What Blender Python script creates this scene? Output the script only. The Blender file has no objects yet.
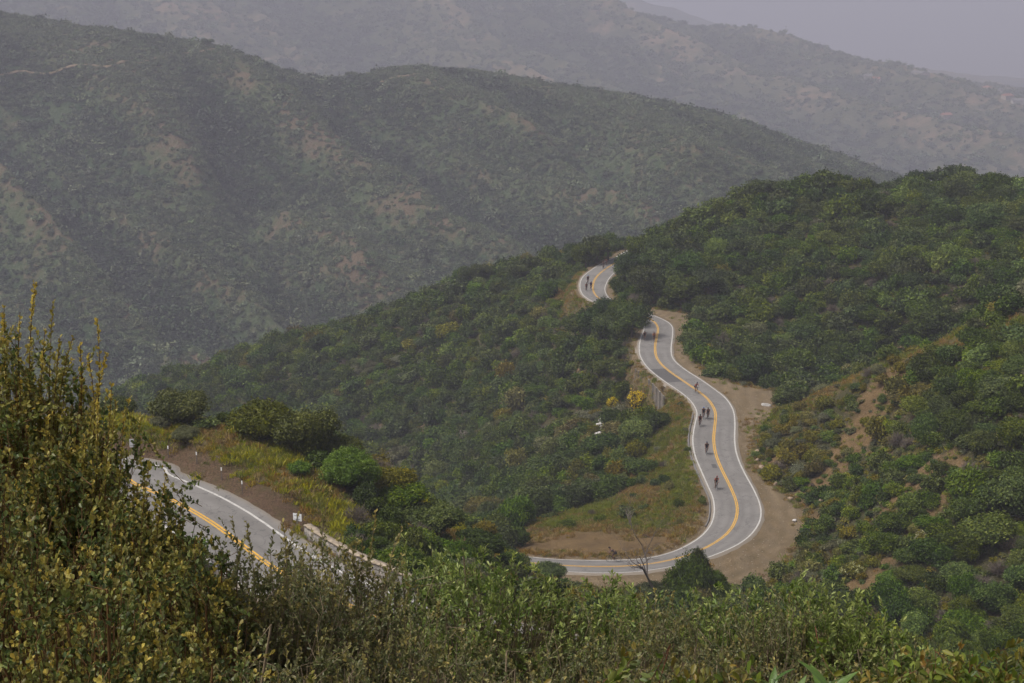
HAZE_COLOR = (0.70, 0.695, 0.825, 1)
HAZE_DENSITY = 3.6e-4
SKY_STRENGTH = 0.07
SUN_STRENGTH = 1.5
EXPOSURE = 0.84
import bpy, bmesh, math, random
import numpy as np
from mathutils import Vector, Matrix

# ---------------------------------------------------------------- camera model (metres, camera at the origin)
F = 1422.2
HORIZON = -10.0
PITCH = math.atan((341.5 - HORIZON) / F)
CP, SP = math.cos(PITCH), math.sin(PITCH)
scene = bpy.context.scene
COL = scene.collection
rng = np.random.default_rng(11)
random.seed(5)

def ray(px, py):
    u = (px - 512.0) / F
    v = (341.5 - py) / F
    return np.array([u, v * SP + CP, v * CP - SP])

def at_d(px, py, d):
    r = ray(px, py)
    return r * (d / r[1])

def at_z(px, py, z):
    r = ray(px, py)
    return r * (z / r[2])

def project(P):
    x, y, z = P[..., 0], P[..., 1], P[..., 2]
    f = y * CP - z * SP
    up = y * SP + z * CP
    f = np.where(f > 0.1, f, 0.1)
    return 512 + F * x / f, 341.5 - F * up / f

def smooth(a, b, x):
    t = np.clip((x - a) / (b - a), 0, 1)
    return t * t * (3 - 2 * t)

# ---------------------------------------------------------------- noise (value noise on a hashed lattice, vectorised)
def _hash(ix, iy, seed):
    h = (ix.astype(np.int64) * 374761393 + iy.astype(np.int64) * 668265263 + seed * 974711) & 0x7fffffff
    h = ((h ^ (h >> 13)) * 1274126177) & 0x7fffffff
    return ((h ^ (h >> 16)) & 0xffff) / 65535.0

def vnoise(x, y, seed=0):
    ix, iy = np.floor(x), np.floor(y)
    fx, fy = x - ix, y - iy
    fx = fx * fx * (3 - 2 * fx)
    fy = fy * fy * (3 - 2 * fy)
    a = _hash(ix, iy, seed); b = _hash(ix + 1, iy, seed)
    c = _hash(ix, iy + 1, seed); d = _hash(ix + 1, iy + 1, seed)
    return (a + (b - a) * fx) * (1 - fy) + (c + (d - c) * fx) * fy

def fbm(x, y, seed=0, octv=4):
    s, amp, tot = 0, 1.0, 0
    for k in range(octv):
        s = s + amp * (vnoise(x * 2 ** k, y * 2 ** k, seed + 17 * k) - 0.5)
        tot += amp
        amp *= 0.5
    return s / tot * 2

# ---------------------------------------------------------------- object helpers
def link(o, parent=None):
    COL.objects.link(o)
    if parent is not None:
        o.parent = parent
    return o

def tag(o, label=None, cat=None, group=None, kind=None):
    if label: o['label'] = label
    if cat: o['category'] = cat
    if group: o['group'] = group
    if kind: o['kind'] = kind
    return o

def empty(name, loc, rz=0.0):
    o = bpy.data.objects.new(name, None)
    o.location = loc
    o.rotation_euler = (0, 0, rz)
    o.empty_display_size = 0.2
    return link(o)

def np_mesh(name, verts, faces, mats=(), attrs=None, smooth_shade=False, matidx=None):
    """verts (N,3); faces (M,k) array or list of such arrays with different k"""
    me = bpy.data.meshes.new(name)
    if isinstance(faces, np.ndarray):
        faces = [faces]
    faces = [f for f in faces if len(f)]
    verts = np.asarray(verts, dtype=np.float32)
    me.vertices.add(len(verts))
    me.vertices.foreach_set('co', verts.ravel())
    nl = sum(f.size for f in faces)
    npoly = sum(len(f) for f in faces)
    me.loops.add(nl)
    me.loops.foreach_set('vertex_index', np.concatenate([f.ravel() for f in faces]).astype(np.int32))
    me.polygons.add(npoly)
    starts, s = [], 0
    for f in faces:
        k = f.shape[1]
        starts.append(s + np.arange(len(f)) * k)
        s += f.size
    me.polygons.foreach_set('loop_start', np.concatenate(starts).astype(np.int32))
    if matidx is not None:
        me.polygons.foreach_set('material_index', np.asarray(matidx, dtype=np.int32))
    for m in mats:
        me.materials.append(m)
    me.update(calc_edges=True)
    if smooth_shade:
        me.polygons.foreach_set('use_smooth', np.ones(npoly, dtype=bool))
    for k, v in (attrs or {}).items():
        a = me.attributes.new(k, 'FLOAT', 'POINT')
        a.data.foreach_set('value', np.asarray(v, dtype=np.float32))
    me.validate()
    return me

def mobj(name, me, parent=None):
    return link(bpy.data.objects.new(name, me), parent)

class MB:
    """collects primitive shapes and links them as ONE mesh"""
    def __init__(self):
        self.v, self.f = [], []
    def add(self, vs, fs):
        o = len(self.v)
        self.v += [tuple(map(float, p)) for p in vs]
        self.f += [tuple(i + o for i in f) for f in fs]
    def box(self, c, s, M=None, taper=1.0):
        hx, hy, hz = s[0] / 2, s[1] / 2, s[2] / 2
        vs = []
        for z in (-1, 1):
            t = taper if z > 0 else 1.0
            for (x, y) in ((-1, -1), (1, -1), (1, 1), (-1, 1)):
                vs.append(Vector((x * hx * t, y * hy * t, z * hz)))
        if M is not None:
            vs = [M @ v for v in vs]
        vs = [v + Vector(c) for v in vs]
        self.add(vs, [(3, 2, 1, 0), (4, 5, 6, 7), (0, 1, 5, 4), (1, 2, 6, 5), (2, 3, 7, 6), (3, 0, 4, 7)])
    def tube(self, pts, radii, n=6, cap=True):
        pts = [Vector(p) for p in pts]
        if not hasattr(radii, '__len__'):
            radii = [radii] * len(pts)
        rings = []
        up = Vector((0.31, 0.17, 0.93))
        for i, p in enumerate(pts):
            d = (pts[min(i + 1, len(pts) - 1)] - pts[max(i - 1, 0)])
            if d.length < 1e-9: d = Vector((0, 0, 1))
            d.normalize()
            a = d.cross(up)
            if a.length < 1e-3: a = d.cross(Vector((1, 0, 0)))
            a.normalize()
            b = d.cross(a)
            rings.append([p + (a * math.cos(t) + b * math.sin(t)) * radii[i] for t in [2 * math.pi * k / n for k in range(n)]])
        vs = [v for r in rings for v in r]
        fs = []
        for i in range(len(pts) - 1):
            for k in range(n):
                fs.append((i * n + k, i * n + (k + 1) % n, (i + 1) * n + (k + 1) % n, (i + 1) * n + k))
        if cap:
            fs.append(tuple(range(n - 1, -1, -1)))
            fs.append(tuple((len(pts) - 1) * n + k for k in range(n)))
        self.add(vs, fs)
    def ring(self, c, R, r, axis='x', n=24, m=6):
        vs, fs = [], []
        for i in range(n):
            t = 2 * math.pi * i / n
            for j in range(m):
                s = 2 * math.pi * j / m
                rr = R + r * math.cos(s)
                if axis == 'x':
                    vs.append((c[0] + r * math.sin(s), c[1] + rr * math.cos(t), c[2] + rr * math.sin(t)))
        for i in range(n):
            for j in range(m):
                fs.append((i * m + j, ((i + 1) % n) * m + j, ((i + 1) % n) * m + (j + 1) % m, i * m + (j + 1) % m))
        self.add(vs, fs)
    def mesh(self, name, mat=None, smooth_shade=False):
        me = bpy.data.meshes.new(name)
        me.from_pydata(self.v, [], self.f)
        if mat: me.materials.append(mat)
        if smooth_shade:
            me.polygons.foreach_set('use_smooth', [True] * len(me.polygons))
        me.update()
        return me
    def build(self, name, mat=None, parent=None, smooth_shade=False):
        return mobj(name, self.mesh(name, mat, smooth_shade), parent)

# ---------------------------------------------------------------- materials
class NT:
    def __init__(self, name):
        self.m = bpy.data.materials.new(name)
        self.m.use_nodes = True
        self.t = self.m.node_tree
        self.t.nodes.clear()
        self.out = self.n('ShaderNodeOutputMaterial')
    def n(self, typ, **kw):
        nd = self.t.nodes.new(typ)
        for k, v in kw.items():
            setattr(nd, k, v)
        return nd
    def l(self, a, b):
        self.t.links.new(a, b)
    def val(self, inp, v):
        if hasattr(v, 'is_output') or isinstance(v, bpy.types.NodeSocket):
            self.l(v, inp)
        else:
            inp.default_value = v
    def noise(self, scale, detail=4, rough=0.6, coord=None, w=0.0):
        nd = self.n('ShaderNodeTexNoise')
        nd.inputs['Scale'].default_value = scale
        nd.inputs['Detail'].default_value = detail
        nd.inputs['Roughness'].default_value = rough
        if coord is not None: self.l(coord, nd.inputs['Vector'])
        return nd.outputs['Fac']
    def ramp(self, fac, stops):
        nd = self.n('ShaderNodeValToRGB')
        els = nd.color_ramp.elements
        while len(els) < len(stops): els.new(0.5)
        for e, (p, c) in zip(els, stops):
            e.position = p
            e.color = (*c, 1) if len(c) == 3 else c
        self.l(fac, nd.inputs['Fac'])
        return nd.outputs['Color']
    def mix(self, fac, a, b, blend='MIX'):
        nd = self.n('ShaderNodeMix', data_type='RGBA', blend_type=blend)
        self.val(nd.inputs['Factor'], fac)
        for i, v in ((6, a), (7, b)):
            if isinstance(v, tuple): v = (*v, 1) if len(v) == 3 else v
            self.val(nd.inputs[i], v)
        return nd.outputs[2]
    def math(self, op, a, b=0.0, c=None, clamp=False):
        nd = self.n('ShaderNodeMath', operation=op, use_clamp=clamp)
        self.val(nd.inputs[0], a)
        self.val(nd.inputs[1], b)
        if c is not None: self.val(nd.inputs[2], c)
        return nd.outputs[0]
    def attr(self, name):
        return self.n('ShaderNodeAttribute', attribute_name=name).outputs['Fac']
    def pos(self):
        return self.n('ShaderNodeNewGeometry').outputs['Position']
    def obj(self):
        return self.n('ShaderNodeTexCoord').outputs['Object']
    def principled(self, color, rough=0.8, spec=0.3, normal=None, metallic=0.0):
        p = self.n('ShaderNodeBsdfPrincipled')
        if isinstance(color, tuple): color = (*color, 1)
        self.val(p.inputs['Base Color'], color)
        self.val(p.inputs['Roughness'], rough)
        p.inputs['Specular IOR Level'].default_value = spec
        p.inputs['Metallic'].default_value = metallic
        if normal is not None: self.l(normal, p.inputs['Normal'])
        return p.outputs['BSDF']
    def bump(self, h, strength=0.4, dist=0.1):
        b = self.n('ShaderNodeBump')
        b.inputs['Strength'].default_value = strength
        b.inputs['Distance'].default_value = dist
        self.l(h, b.inputs['Height'])
        return b.outputs['Normal']
    def done(self, bsdf):
        self.l(bsdf, self.out.inputs['Surface'])
        return self.m

def plain(name, color, rough=0.7, spec=0.3, var=0.25, scale=6.0, metallic=0.0):
    t = NT(name)
    f = t.noise(scale, 5, 0.65, t.obj())
    dark = tuple(c * (1 - var) for c in color)
    lite = tuple(min(1, c * (1 + var)) for c in color)
    return t.done(t.principled(t.ramp(f, [(0.3, dark), (0.7, lite)]), rough, spec, metallic=metallic))

def foliage_mat(name, dark, mid, lite, tip=None, hue=0.02, val=0.35, trans=0.25, rough=0.55):
    """leaves: each leaf (attribute tint 0..1) and each plant (random) has its own shade; tint > 1 marks a young tip"""
    t = NT(name)
    tint = t.attr('tint')
    rnd = t.n('ShaderNodeObjectInfo').outputs['Random']
    base = t.ramp(tint, [(0.0, dark), (0.5, mid), (1.0, lite)])
    if tip:
        tipf = t.math('SUBTRACT', tint, 1.0, clamp=True)
        base = t.mix(tipf, base, tip)
    hsv = t.n('ShaderNodeHueSaturation')
    t.l(base, hsv.inputs['Color'])
    t.l(t.math('MULTIPLY_ADD', rnd, 2 * hue, 0.5 - hue), hsv.inputs['Hue'])
    r2 = t.math('FRACT', t.math('MULTIPLY', rnd, 7.31))
    r3 = t.math('FRACT', t.math('MULTIPLY', rnd, 13.7))
    t.l(t.math('MULTIPLY_ADD', r2, 2 * val, 1 - val), hsv.inputs['Value'])
    t.l(t.math('MULTIPLY_ADD', r3, 0.4, 0.9), hsv.inputs['Saturation'])
    c = hsv.outputs['Color']
    b = t.principled(c, rough, 0.25)
    if trans > 0:
        tr = t.n('ShaderNodeBsdfTranslucent')
        t.l(c, tr.inputs['Color'])
        mx = t.n('ShaderNodeMixShader')
        mx.inputs[0].default_value = trans
        t.l(b, mx.inputs[1]); t.l(tr.outputs[0], mx.inputs[2])
        b = mx.outputs[0]
    return t.done(b)
# ---------------------------------------------------------------- roads: both edge lines, read off the photograph, put on their level
ROAD_Z = -67.0
ST = [((500, 555), (500, 567)), ((524, 556.5), (524, 568)), ((558, 559.5), (560, 571)), ((600, 560.5), (600, 573)),
      ((640, 559), (645, 571)), ((670, 553), (692, 562)), ((695, 541), (722, 552)), ((709, 528), (745, 540)),
      ((714, 515), (758, 525)), ((713.5, 500), (761, 510)), ((708, 486), (755, 492)), ((701, 470), (744, 472)),
      ((695, 455), (737, 455)), ((692.7, 438.7), (734.6, 440)), ((695, 424), (735, 425)), ((697, 412), (733.5, 411)),
      ((690, 400), (726, 398.5)), ((679, 391), (714, 389)), ((664, 381), (699, 378.5)), ((650, 370), (684, 369)),
      ((641.5, 359), (673, 359)), ((639, 348), (671, 348)), ((641, 337), (672.5, 336)), ((644, 330), (672, 326)),
      ((643, 322), (663, 319.5)), ((632, 315), (648, 313.5)), ((612, 308.5), (627, 306)), ((594, 302), (610, 299)),
      ((583, 295), (605, 291)), ((579.8, 286), (606, 284)), ((582, 278), (610, 277)), ((589, 271.5), (617, 270)),
      ((604, 262), (628, 262.5)), ((619, 255.5), (640, 256)), ((634, 246), (652, 247))]
LE, RE = [], []
for i, (a, b) in enumerate(ST):
    bank = 0.45 * float(np.interp(i, [0, 1, 5, 7, 9, 10], [1, 1, 1, 0.6, 0.2, 0]))
    LE.append(at_z(*a, ROAD_Z - bank - 0.1))
    RE.append(at_z(*b, ROAD_Z + bank - 0.1))
# beyond what the photograph shows: round the back of the spur, and on over the saddle
LE = [np.array([-46, 172, -67.0]), np.array([-24, 168, -67.4])] + LE + [LE[-1] + np.array([6, 18, -0.6])]
RE = [np.array([-45, 165.5, -66.6]), np.array([-23, 162, -66.6])] + RE + [RE[-1] + np.array([8, 16, -0.6])]

def catmull(P, n):
    P = np.asarray(P, float)
    Q = np.vstack([2 * P[0] - P[1], P, 2 * P[-1] - P[-2]])
    out = []
    for i in range(len(P) - 1):
        p0, p1, p2, p3 = Q[i], Q[i + 1], Q[i + 2], Q[i + 3]
        for t in np.arange(n) / n:
            out.append(0.5 * (2 * p1 + (p2 - p0) * t + (2 * p0 - 5 * p1 + 4 * p2 - p3) * t ** 2 + (3 * p1 - p0 - 3 * p2 + p3) * t ** 3))
    out.append(P[-1])
    return np.array(out)

def relax(P, k):
    P = P.copy()
    for _ in range(k):
        P[1:-1] = 0.25 * P[:-2] + 0.5 * P[1:-1] + 0.25 * P[2:]
    return P

LB = relax(catmull(LE, 12), 14)
RB = relax(catmull(RE, 12), 14)
# the nearer road, on the left: far white line from the photograph, lane width 3.1 m
WA = [(149, 463.5), (167, 474), (189.6, 483), (218.6, 496), (247.6, 512), (267, 525), (289.5, 541), (312, 556)]
WA3 = [at_z(px, py, -38.0 - 0.004 * i * i) for i, (px, py) in enumerate(WA)]
d0 = WA3[0] - WA3[1]; d1 = WA3[-1] - WA3[-2]
d0 /= np.linalg.norm(d0); d1 /= np.linalg.norm(d1)
WA3 = [np.array([-66, 114, -37.6]), np.array([-45, 117, -37.8])] + WA3
e = WA3[-1]
WA3 += [e + d1 * 5 + np.array([0.6, 0.1, 0]), e + d1 * 11 + np.array([2.4, 0.8, -.1]), e + d1 * 18 + np.array([6, 2.6, -.3]), e + d1 * 27 + np.array([13, 5.6, -.6])]
FA = relax(catmull(WA3, 12), 10)
tg = np.gradient(FA, axis=0)[:, :2]
tg /= np.linalg.norm(tg, axis=1)[:, None]
NA = np.stack([tg[:, 1], -tg[:, 0]], 1)       # to the right of travel = towards the camera
NRA = FA.copy(); NRA[:, :2] += np.where((NA[:, 1] < 0)[:, None], NA, -NA) * 6.2

# pixel outlines used to lay out dirt and grass on the ground
DIRT_B = [(639, 306), (692, 314), (689, 322), (684, 341), (686, 356), (707, 375), (744, 386), (784, 392), (777, 402), (767, 419), (750, 438),
          (748, 466), (764, 481), (799, 508), (807, 528), (788, 556), (762, 584), (700, 590), (560, 588), (540, 575), (600, 566), (700, 552), (750, 520), (735, 470),
          (727, 410), (690, 380), (665, 355), (664, 330)]
DIRT_B3 = np.array([at_z(px, py, ROAD_Z) for px, py in DIRT_B])

def inside(poly, x, y):
    r = np.zeros(x.shape, bool)
    n = len(poly)
    for i in range(n):
        x0, y0 = poly[i][:2]; x1, y1 = poly[(i + 1) % n][:2]
        c = ((y0 > y) != (y1 > y)) & (x < (x1 - x0) * (y - y0) / (y1 - y0 + 1e-12) + x0)
        r ^= c
    return r

def poly_dist(poly, x, y):
    d = np.full(x.shape, 1e9)
    n = len(poly)
    for i in range(n):
        x0, y0 = poly[i][:2]; x1, y1 = poly[(i + 1) % n][:2]
        dx, dy = x1 - x0, y1 - y0
        t = np.clip(((x - x0) * dx + (y - y0) * dy) / (dx * dx + dy * dy + 1e-9), 0, 1)
        d = np.minimum(d, np.hypot(x - x0 - t * dx, y - y0 - t * dy))
    return np.where(inside(poly, x, y), -d, d)

# ---------------------------------------------------------------- the near land: a smooth surface through measured points
PTS = []
def I(px, py, d): PTS.append(at_d(px, py, d))
def Wp(x, y, z): PTS.append(np.array([x, y, z], float))
# the hill the camera stands on
for x in (-12, 0, 12):
    Wp(x, 0, -1.75); Wp(x, 5, -3.6); Wp(x, 10, -6.6); Wp(x, 20, -13); Wp(x, 40, -25)
for p in [(-15, 60, -33), (5, 60, -34), (-22, 82, -37.6), (20, 78, -41), (0, 88, -39.4), (-40, 60, -28), (-60, 60, -26), (-60, 0, -2), (-80, 100, -33), (-60, 20, -11), (60, 20, -12),
          (40, 60, -37), (80, 60, -38), (120, 60, -28), (6, 105, -50), (6, 130, -59), (40, 100, -54), (40, 128, -62), (80, 105, -50), (80, 150, -43),
          (-40, -20, 3), (40, -20, 3), (90, 205, -34), (150, 250, -40), (150, 330, -66), (150, 150, -35), (150, 420, -110), (95, 400, -85), (60, 400, -88), (180, 60, -25)]:
    Wp(*p)
# right slope, nearer face
for p in [(1000, 645, 125), (900, 610, 136), (1024, 560, 138), (1024, 450, 154), (800, 590, 151), (770, 588, 156),
          (850, 560, 153), (950, 550, 143), (870, 500, 165), (930, 480, 160), (960, 420, 170), (820, 490, 184), (800, 450, 199), (850, 430, 196), (900, 410, 191),
          (900, 480, 172), (800, 402, 215), (850, 372, 211), (900, 352, 206), (960, 332, 195), (1024, 317, 184), (785, 412, 216), (980, 380, 175)]:
    I(*p)
# right slope, second face and the skyline
for p in [(850, 362, 262), (780, 388, 246), (745, 378, 254), (700, 345, 276), (690, 322, 288), (740, 300, 297), (740, 250, 322), (740, 206, 345), (820, 310, 286), (820, 245, 312), (820, 193, 342),
          (900, 300, 272), (900, 245, 302), (900, 194, 338), (1000, 285, 258), (1000, 225, 290), (960, 190, 332), (1024, 198, 324), (1080, 202, 318), (655, 300, 305), (680, 265, 326), (660, 240, 352), (700, 213, 348), (632, 302, 304)]:
    I(*p)
for p, dz in (((850, 372, 238), -9), ((900, 352, 233), -13), ((960, 332, 224), -14), ((1024, 317, 214), -14), ((800, 395, 240), -3)):
    Wp(*(at_d(*p) + np.array([0, 0, dz])))
for p in [(60, 440, -85), (110, 440, -78), (160, 460, -80)]:
    Wp(*p)
# the slope left of the winding road, and its skyline
for p in [(540, 300, 336), (560, 335, 312), (500, 330, 345), (470, 290, 374), (400, 313, 385), (330, 335, 390), (250, 355, 395), (190, 378, 395), (150, 393, 390), (100, 408, 385), (0, 420, 380),
          (600, 385, 268), (620, 352, 275), (560, 382, 293), (500, 380, 322), (430, 380, 342), (350, 385, 360), (270, 395, 366), (200, 408, 368), (560, 430, 265), (500, 430, 292), (430, 430, 318), (350, 430, 336), (270, 425, 350),
          (600, 427, 243), (560, 470, 240), (500, 480, 262), (440, 480, 288), (380, 460, 316), (560, 510, 212), (510, 522, 224), (470, 510, 250), (600, 480, 212), (640, 440, 221), (652, 402, 243), (640, 480, 198), (600, 520, 180), (545, 534, 175.5), (600, 533, 174.5), (650, 531, 175.5), (560, 522, 184), (615, 318, 290)]:
    I(*p)
for p in [(-20, 460, -125), (-100, 460, -140), (-180, 440, -140), (-200, 330, -130), (60, 420, -82)]:
    Wp(*p)
# the spur beyond the nearer road
for p in [(100, 415, 125), (150, 426, 119), (200, 437, 116), (235, 455, 112), (300, 481, 107), (340, 482, 110), (400, 517, 107), (450, 542, 110), (490, 558, 116), (520, 568, 122), (250, 432, 118), (340, 452, 116), (180, 418, 124), (290, 445, 120), (390, 490, 114), (440, 520, 117)]:
    I(*p)
for p in [(-30, 150, -61), (-45, 200, -90), (-60, 250, -108), (-20, 205, -84), (-60, 160, -71), (-60, 200, -94), (-100, 150, -62), (-100, 250, -112), (-150, 300, -124), (-110, 120, -40), (-160, 200, -90), (-200, 120, -50)]:
    Wp(*p)
for i in range(0, len(LB), 14):
    m = 0.5 * (LB[i] + RB[i]); Wp(*m)
for i in range(0, len(FA), 12):
    m = 0.5 * (FA[i] + NRA[i]); Wp(*m)
PTS = np.array(PTS)

def tps_fit(P, lam=0.004, S=100.0):
    x = P[:, :2] / S
    n = len(x)
    r2 = ((x[:, None] - x[None]) ** 2).sum(-1)
    K = 0.5 * r2 * np.log(r2 + 1e-12) + lam * np.eye(n)
    A = np.zeros((n + 3, n + 3))
    A[:n, :n] = K
    A[:n, n] = 1; A[:n, n + 1:] = x
    A[n, :n] = 1; A[n + 1:, :n] = x.T
    b = np.zeros(n + 3); b[:n] = P[:, 2]
    w = np.linalg.solve(A, b)
    def f(X, Y):
        sh = X.shape
        q = np.stack([X.ravel(), Y.ravel()], 1) / S
        out = np.empty(len(q))
        for i in range(0, len(q), 20000):
            c = q[i:i + 20000]
            r2 = ((c[:, None] - x[None]) ** 2).sum(-1)
            out[i:i + 20000] = (0.5 * r2 * np.log(r2 + 1e-12)) @ w[:n] + w[n] + c @ w[n + 1:]
        return out.reshape(sh)
    return f

GX0, GX1, GY0, GY1, GS = -230.0, 215.0, -30.0, 470.0, 1.0
gx = np.arange(GX0, GX1 + 0.01, GS); gy = np.arange(GY0, GY1 + 0.01, GS)
nx, ny = len(gx), len(gy)
X, Y = np.meshgrid(gx, gy)
# coarse evaluation of the spline, then bicubic-like refinement (the spline is smooth)
cx = np.arange(GX0, GX1 + 2.6, 2.5); cy = np.arange(GY0, GY1 + 2.6, 2.5)
CX, CY = np.meshgrid(cx, cy)
CZ = tps_fit(PTS)(CX, CY)
def bil(Z, x0, y0, s, x, y):
    fx = np.clip((x - x0) / s, 0, Z.shape[1] - 1.001); fy = np.clip((y - y0) / s, 0, Z.shape[0] - 1.001)
    ix = fx.astype(int); iy = fy.astype(int); fx = fx - ix; fy = fy - iy
    return (Z[iy, ix] * (1 - fx) + Z[iy, ix + 1] * fx) * (1 - fy) + (Z[iy + 1, ix] * (1 - fx) + Z[iy + 1, ix + 1] * fx) * fy
Z = bil(CZ, GX0, GY0, 2.5, X, Y)
far = smooth(15, 80, Y)
Z += far * (1.3 * fbm(X / 26, Y / 26, 3, 4) + 0.35 * fbm(X / 5, Y / 5, 9, 3))

def carve(Z, Lp, Rp, fallL, fallR, drop=0.16):
    C = 0.5 * (Lp + Rp)
    half = 0.5 * np.linalg.norm((Rp - Lp)[:, :2], axis=1)
    lo = C.min(0) - 25; hi = C.max(0) + 25
    sel = (X > lo[0]) & (X < hi[0]) & (Y > lo[1]) & (Y < hi[1])
    xs, ys = X[sel], Y[sel]
    best = np.full(xs.shape, 1e9); zi = np.zeros(xs.shape); hw = np.zeros(xs.shape); side = np.zeros(xs.shape)
    for i in range(0, len(C), 2):
        d = np.hypot(xs - C[i, 0], ys - C[i, 1])
        m = d < best
        best[m] = d[m]; hw[m] = half[i]
        r = (Rp[i] - Lp[i])[:2] / (2 * half[i])
        lat = (xs[m] - C[i, 0]) * r[0] + (ys[m] - C[i, 1]) * r[1]
        side[m] = lat
        zi[m] = C[i, 2] + np.clip(lat, -half[i], half[i]) * (Rp[i, 2] - Lp[i, 2]) / (2 * half[i])
    fall = np.where(side > 0, fallR, fallL)
    w = 1 - smooth(hw + 1.2, hw + 1.2 + fall, best)
    tgt = np.where(best < hw + 0.7, zi - drop, zi - 0.03)
    z = Z[sel]
    Z[sel] = z * (1 - w) + tgt * w
    D = np.full(Z.shape, 1e3)
    D[sel] = best - hw
    return D

sd = poly_dist(DIRT_B3, X, Y)
nearB = (Y > 140) & (Y < 330)
sd = np.where(nearB, sd, 99)
w = 1 - smooth(0.0, 4.0, sd + 0.8 * fbm(X / 4, Y / 4, 21, 3))
Z = Z * (1 - w) + (ROAD_Z - 0.12 + 0.10 * fbm(X / 9, Y / 9, 5, 3)) * w
DB = carve(Z, LB, RB, 3.0, 2.5)
DA = carve(Z, FA, NRA, 2.2, 4.0)
# below the retaining wall the hill drops straight down
wl = LB[int(20.3 * 12):int(22.6 * 12)]
dd = np.full(X.shape, 99.0)
for i in range(0, len(wl), 2):
    m_ = np.hypot(X - wl[i, 0], Y - wl[i, 1]); dd = np.minimum(dd, m_)
drop_ = smooth(1.6, 2.6, dd) * (1 - smooth(6, 14, dd)) * (X < np.interp(Y, LB[::-1][:, 1][::1] if False else [200, 300], [60, 60])) * (DB > 1.3)
leftside = np.zeros(X.shape, bool)
sel_ = dd < 20
lx = np.interp(Y[sel_], wl[::-1, 1] if wl[0, 1] > wl[-1, 1] else wl[:, 1], wl[::-1, 0] if wl[0, 1] > wl[-1, 1] else wl[:, 0])
leftside[sel_] = X[sel_] < lx
Z -= 3.6 * drop_ * leftside
GZ = Z

def ground_z(x, y):
    return bil(GZ, GX0, GY0, GS, np.asarray(x, float), np.asarray(y, float))

# ground cover zones
PX, PY = project(np.stack([X, Y, Z], -1))
GR_SPUR = [(60, 398), (110, 404), (180, 414), (232, 428), (300, 458), (345, 475), (352, 532), (338, 534), (316, 517), (284, 497), (238, 469), (200, 450), (150, 439), (100, 432), (60, 428)]
CUT_A = [(100, 426), (150, 426), (200, 440), (240, 454), (288, 482), (320, 508), (345, 545), (330, 552), (290, 532), (225, 490), (150, 464), (100, 455)]
GR_BEND = [(520, 528), (600, 532), (680, 540), (716, 522), (712, 490), (694, 462), (690, 430), (694, 405), (660, 378), (640, 366), (632, 400), (655, 425), (640, 470), (600, 505), (540, 520)]
GR_TOP = [(548, 292), (578, 258), (606, 250), (600, 270), (580, 280), (578, 296), (590, 308), (560, 312)]
dep = Y
def zone(poly, d0, d1, soft=5.0):
    inn = poly_dist(poly, PX, PY)
    return np.where((dep > d0) & (dep < d1), 1 - smooth(-soft, soft, inn + 4 * fbm(X / 3.5, Y / 3.5, 31, 3)), 0)
zSpur = np.maximum(zone(GR_SPUR, 98, 135), zone([(392, 486), (430, 500), (470, 526), (522, 562), (505, 570), (462, 548), (425, 526)], 98, 135, 3)); zCut = zone(CUT_A, 95, 130, 3); zBend = zone(GR_BEND, 160, 262); zTop = zone(GR_TOP, 300, 345, 4)
zDirt = (1 - smooth(-0.3, 1.2, sd + 0.5 * fbm(X / 2, Y / 2, 41, 3))) * (Y > 140)
zDirt = np.maximum(zDirt, 1 - smooth(0.8, 2.2, np.minimum(DA, DB) + 0.6 * fbm(X / 1.7, Y / 1.7, 43, 3)))
crl = np.interp(PX, [740, 770, 800, 850, 900, 960, 1024, 1100], [420, 410, 402, 371, 351, 331, 317, 303])
zCrest = np.where((X > 30) & (Y > 150) & (Y < 235), 1 - smooth(4, 15, np.abs(PY - crl - 7) + 5 * fbm(X / 5, Y / 5, 88, 3)), 0) * 0.55
aGrass = np.clip(np.maximum.reduce([zSpur, zBend, zTop, zCrest]), 0, 1)
aDirt = np.clip(np.maximum(zDirt, zCut * (1 - 0.7 * zSpur)), 0, 1)
aDirt = np.where(aDirt > aGrass * 0.6, aDirt, aDirt * 0.5)
Z += zCut * smooth(0.8, 3.0, DA) * (0.5 * fbm(X / 2.6, Y / 2.6, 71, 3) + 0.22 * fbm(X / 0.9, Y / 0.9, 73, 2))
# streaks of bare reddish soil on the nearer face of the right slope
q1 = 0.72 * X + 0.69 * Y; q2 = -0.69 * X + 0.72 * Y
sn = fbm(q1 / 16, q2 / 5.5, 201, 3)
aSoil = smooth(0.22, 0.46, sn + 0.25 * fbm(X / 2.2, Y / 2.2, 207, 3) + 0.10 * np.exp(-((PX - 850) / 60) ** 2)) * ((X > 28) & (Y < 225) & (Y > 120) & (PX < 960)) * (PY > crl + 6)
BANK = [(515, 557), (515, 531), (560, 532), (600, 532), (650, 531), (690, 528), (712, 512), (716, 520), (700, 542), (660, 556), (600, 560)]
zBank = np.where((Y > 160) & (Y < 182), 1 - smooth(-3, 4, poly_dist(BANK, PX, PY) + 3 * fbm(X / 2.5, Y / 2.5, 211, 3)), 0)
leftv = (X < np.interp(Y, [160, 180, 200, 215, 235, 262], [30, 32, 29, 28, 29, 24])) & (Y > 165) & (Y < 262)
zEdge = np.where(leftv, 1 - smooth(1.2, 3.6, DB + 1.6 * fbm(X / 3, Y / 3, 215, 3)), 0) * 0.8
aSoil = np.maximum.reduce([aSoil, zBank, zEdge])
aGrass = aGrass * (1 - 0.85 * np.clip(zBank, 0, 1)) * (1 - 0.5 * zEdge)
Z += zBank * smooth(0.9, 2.4, DB) * (0.35 * fbm(X / 2.2, Y / 2.2, 219, 3))
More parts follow.
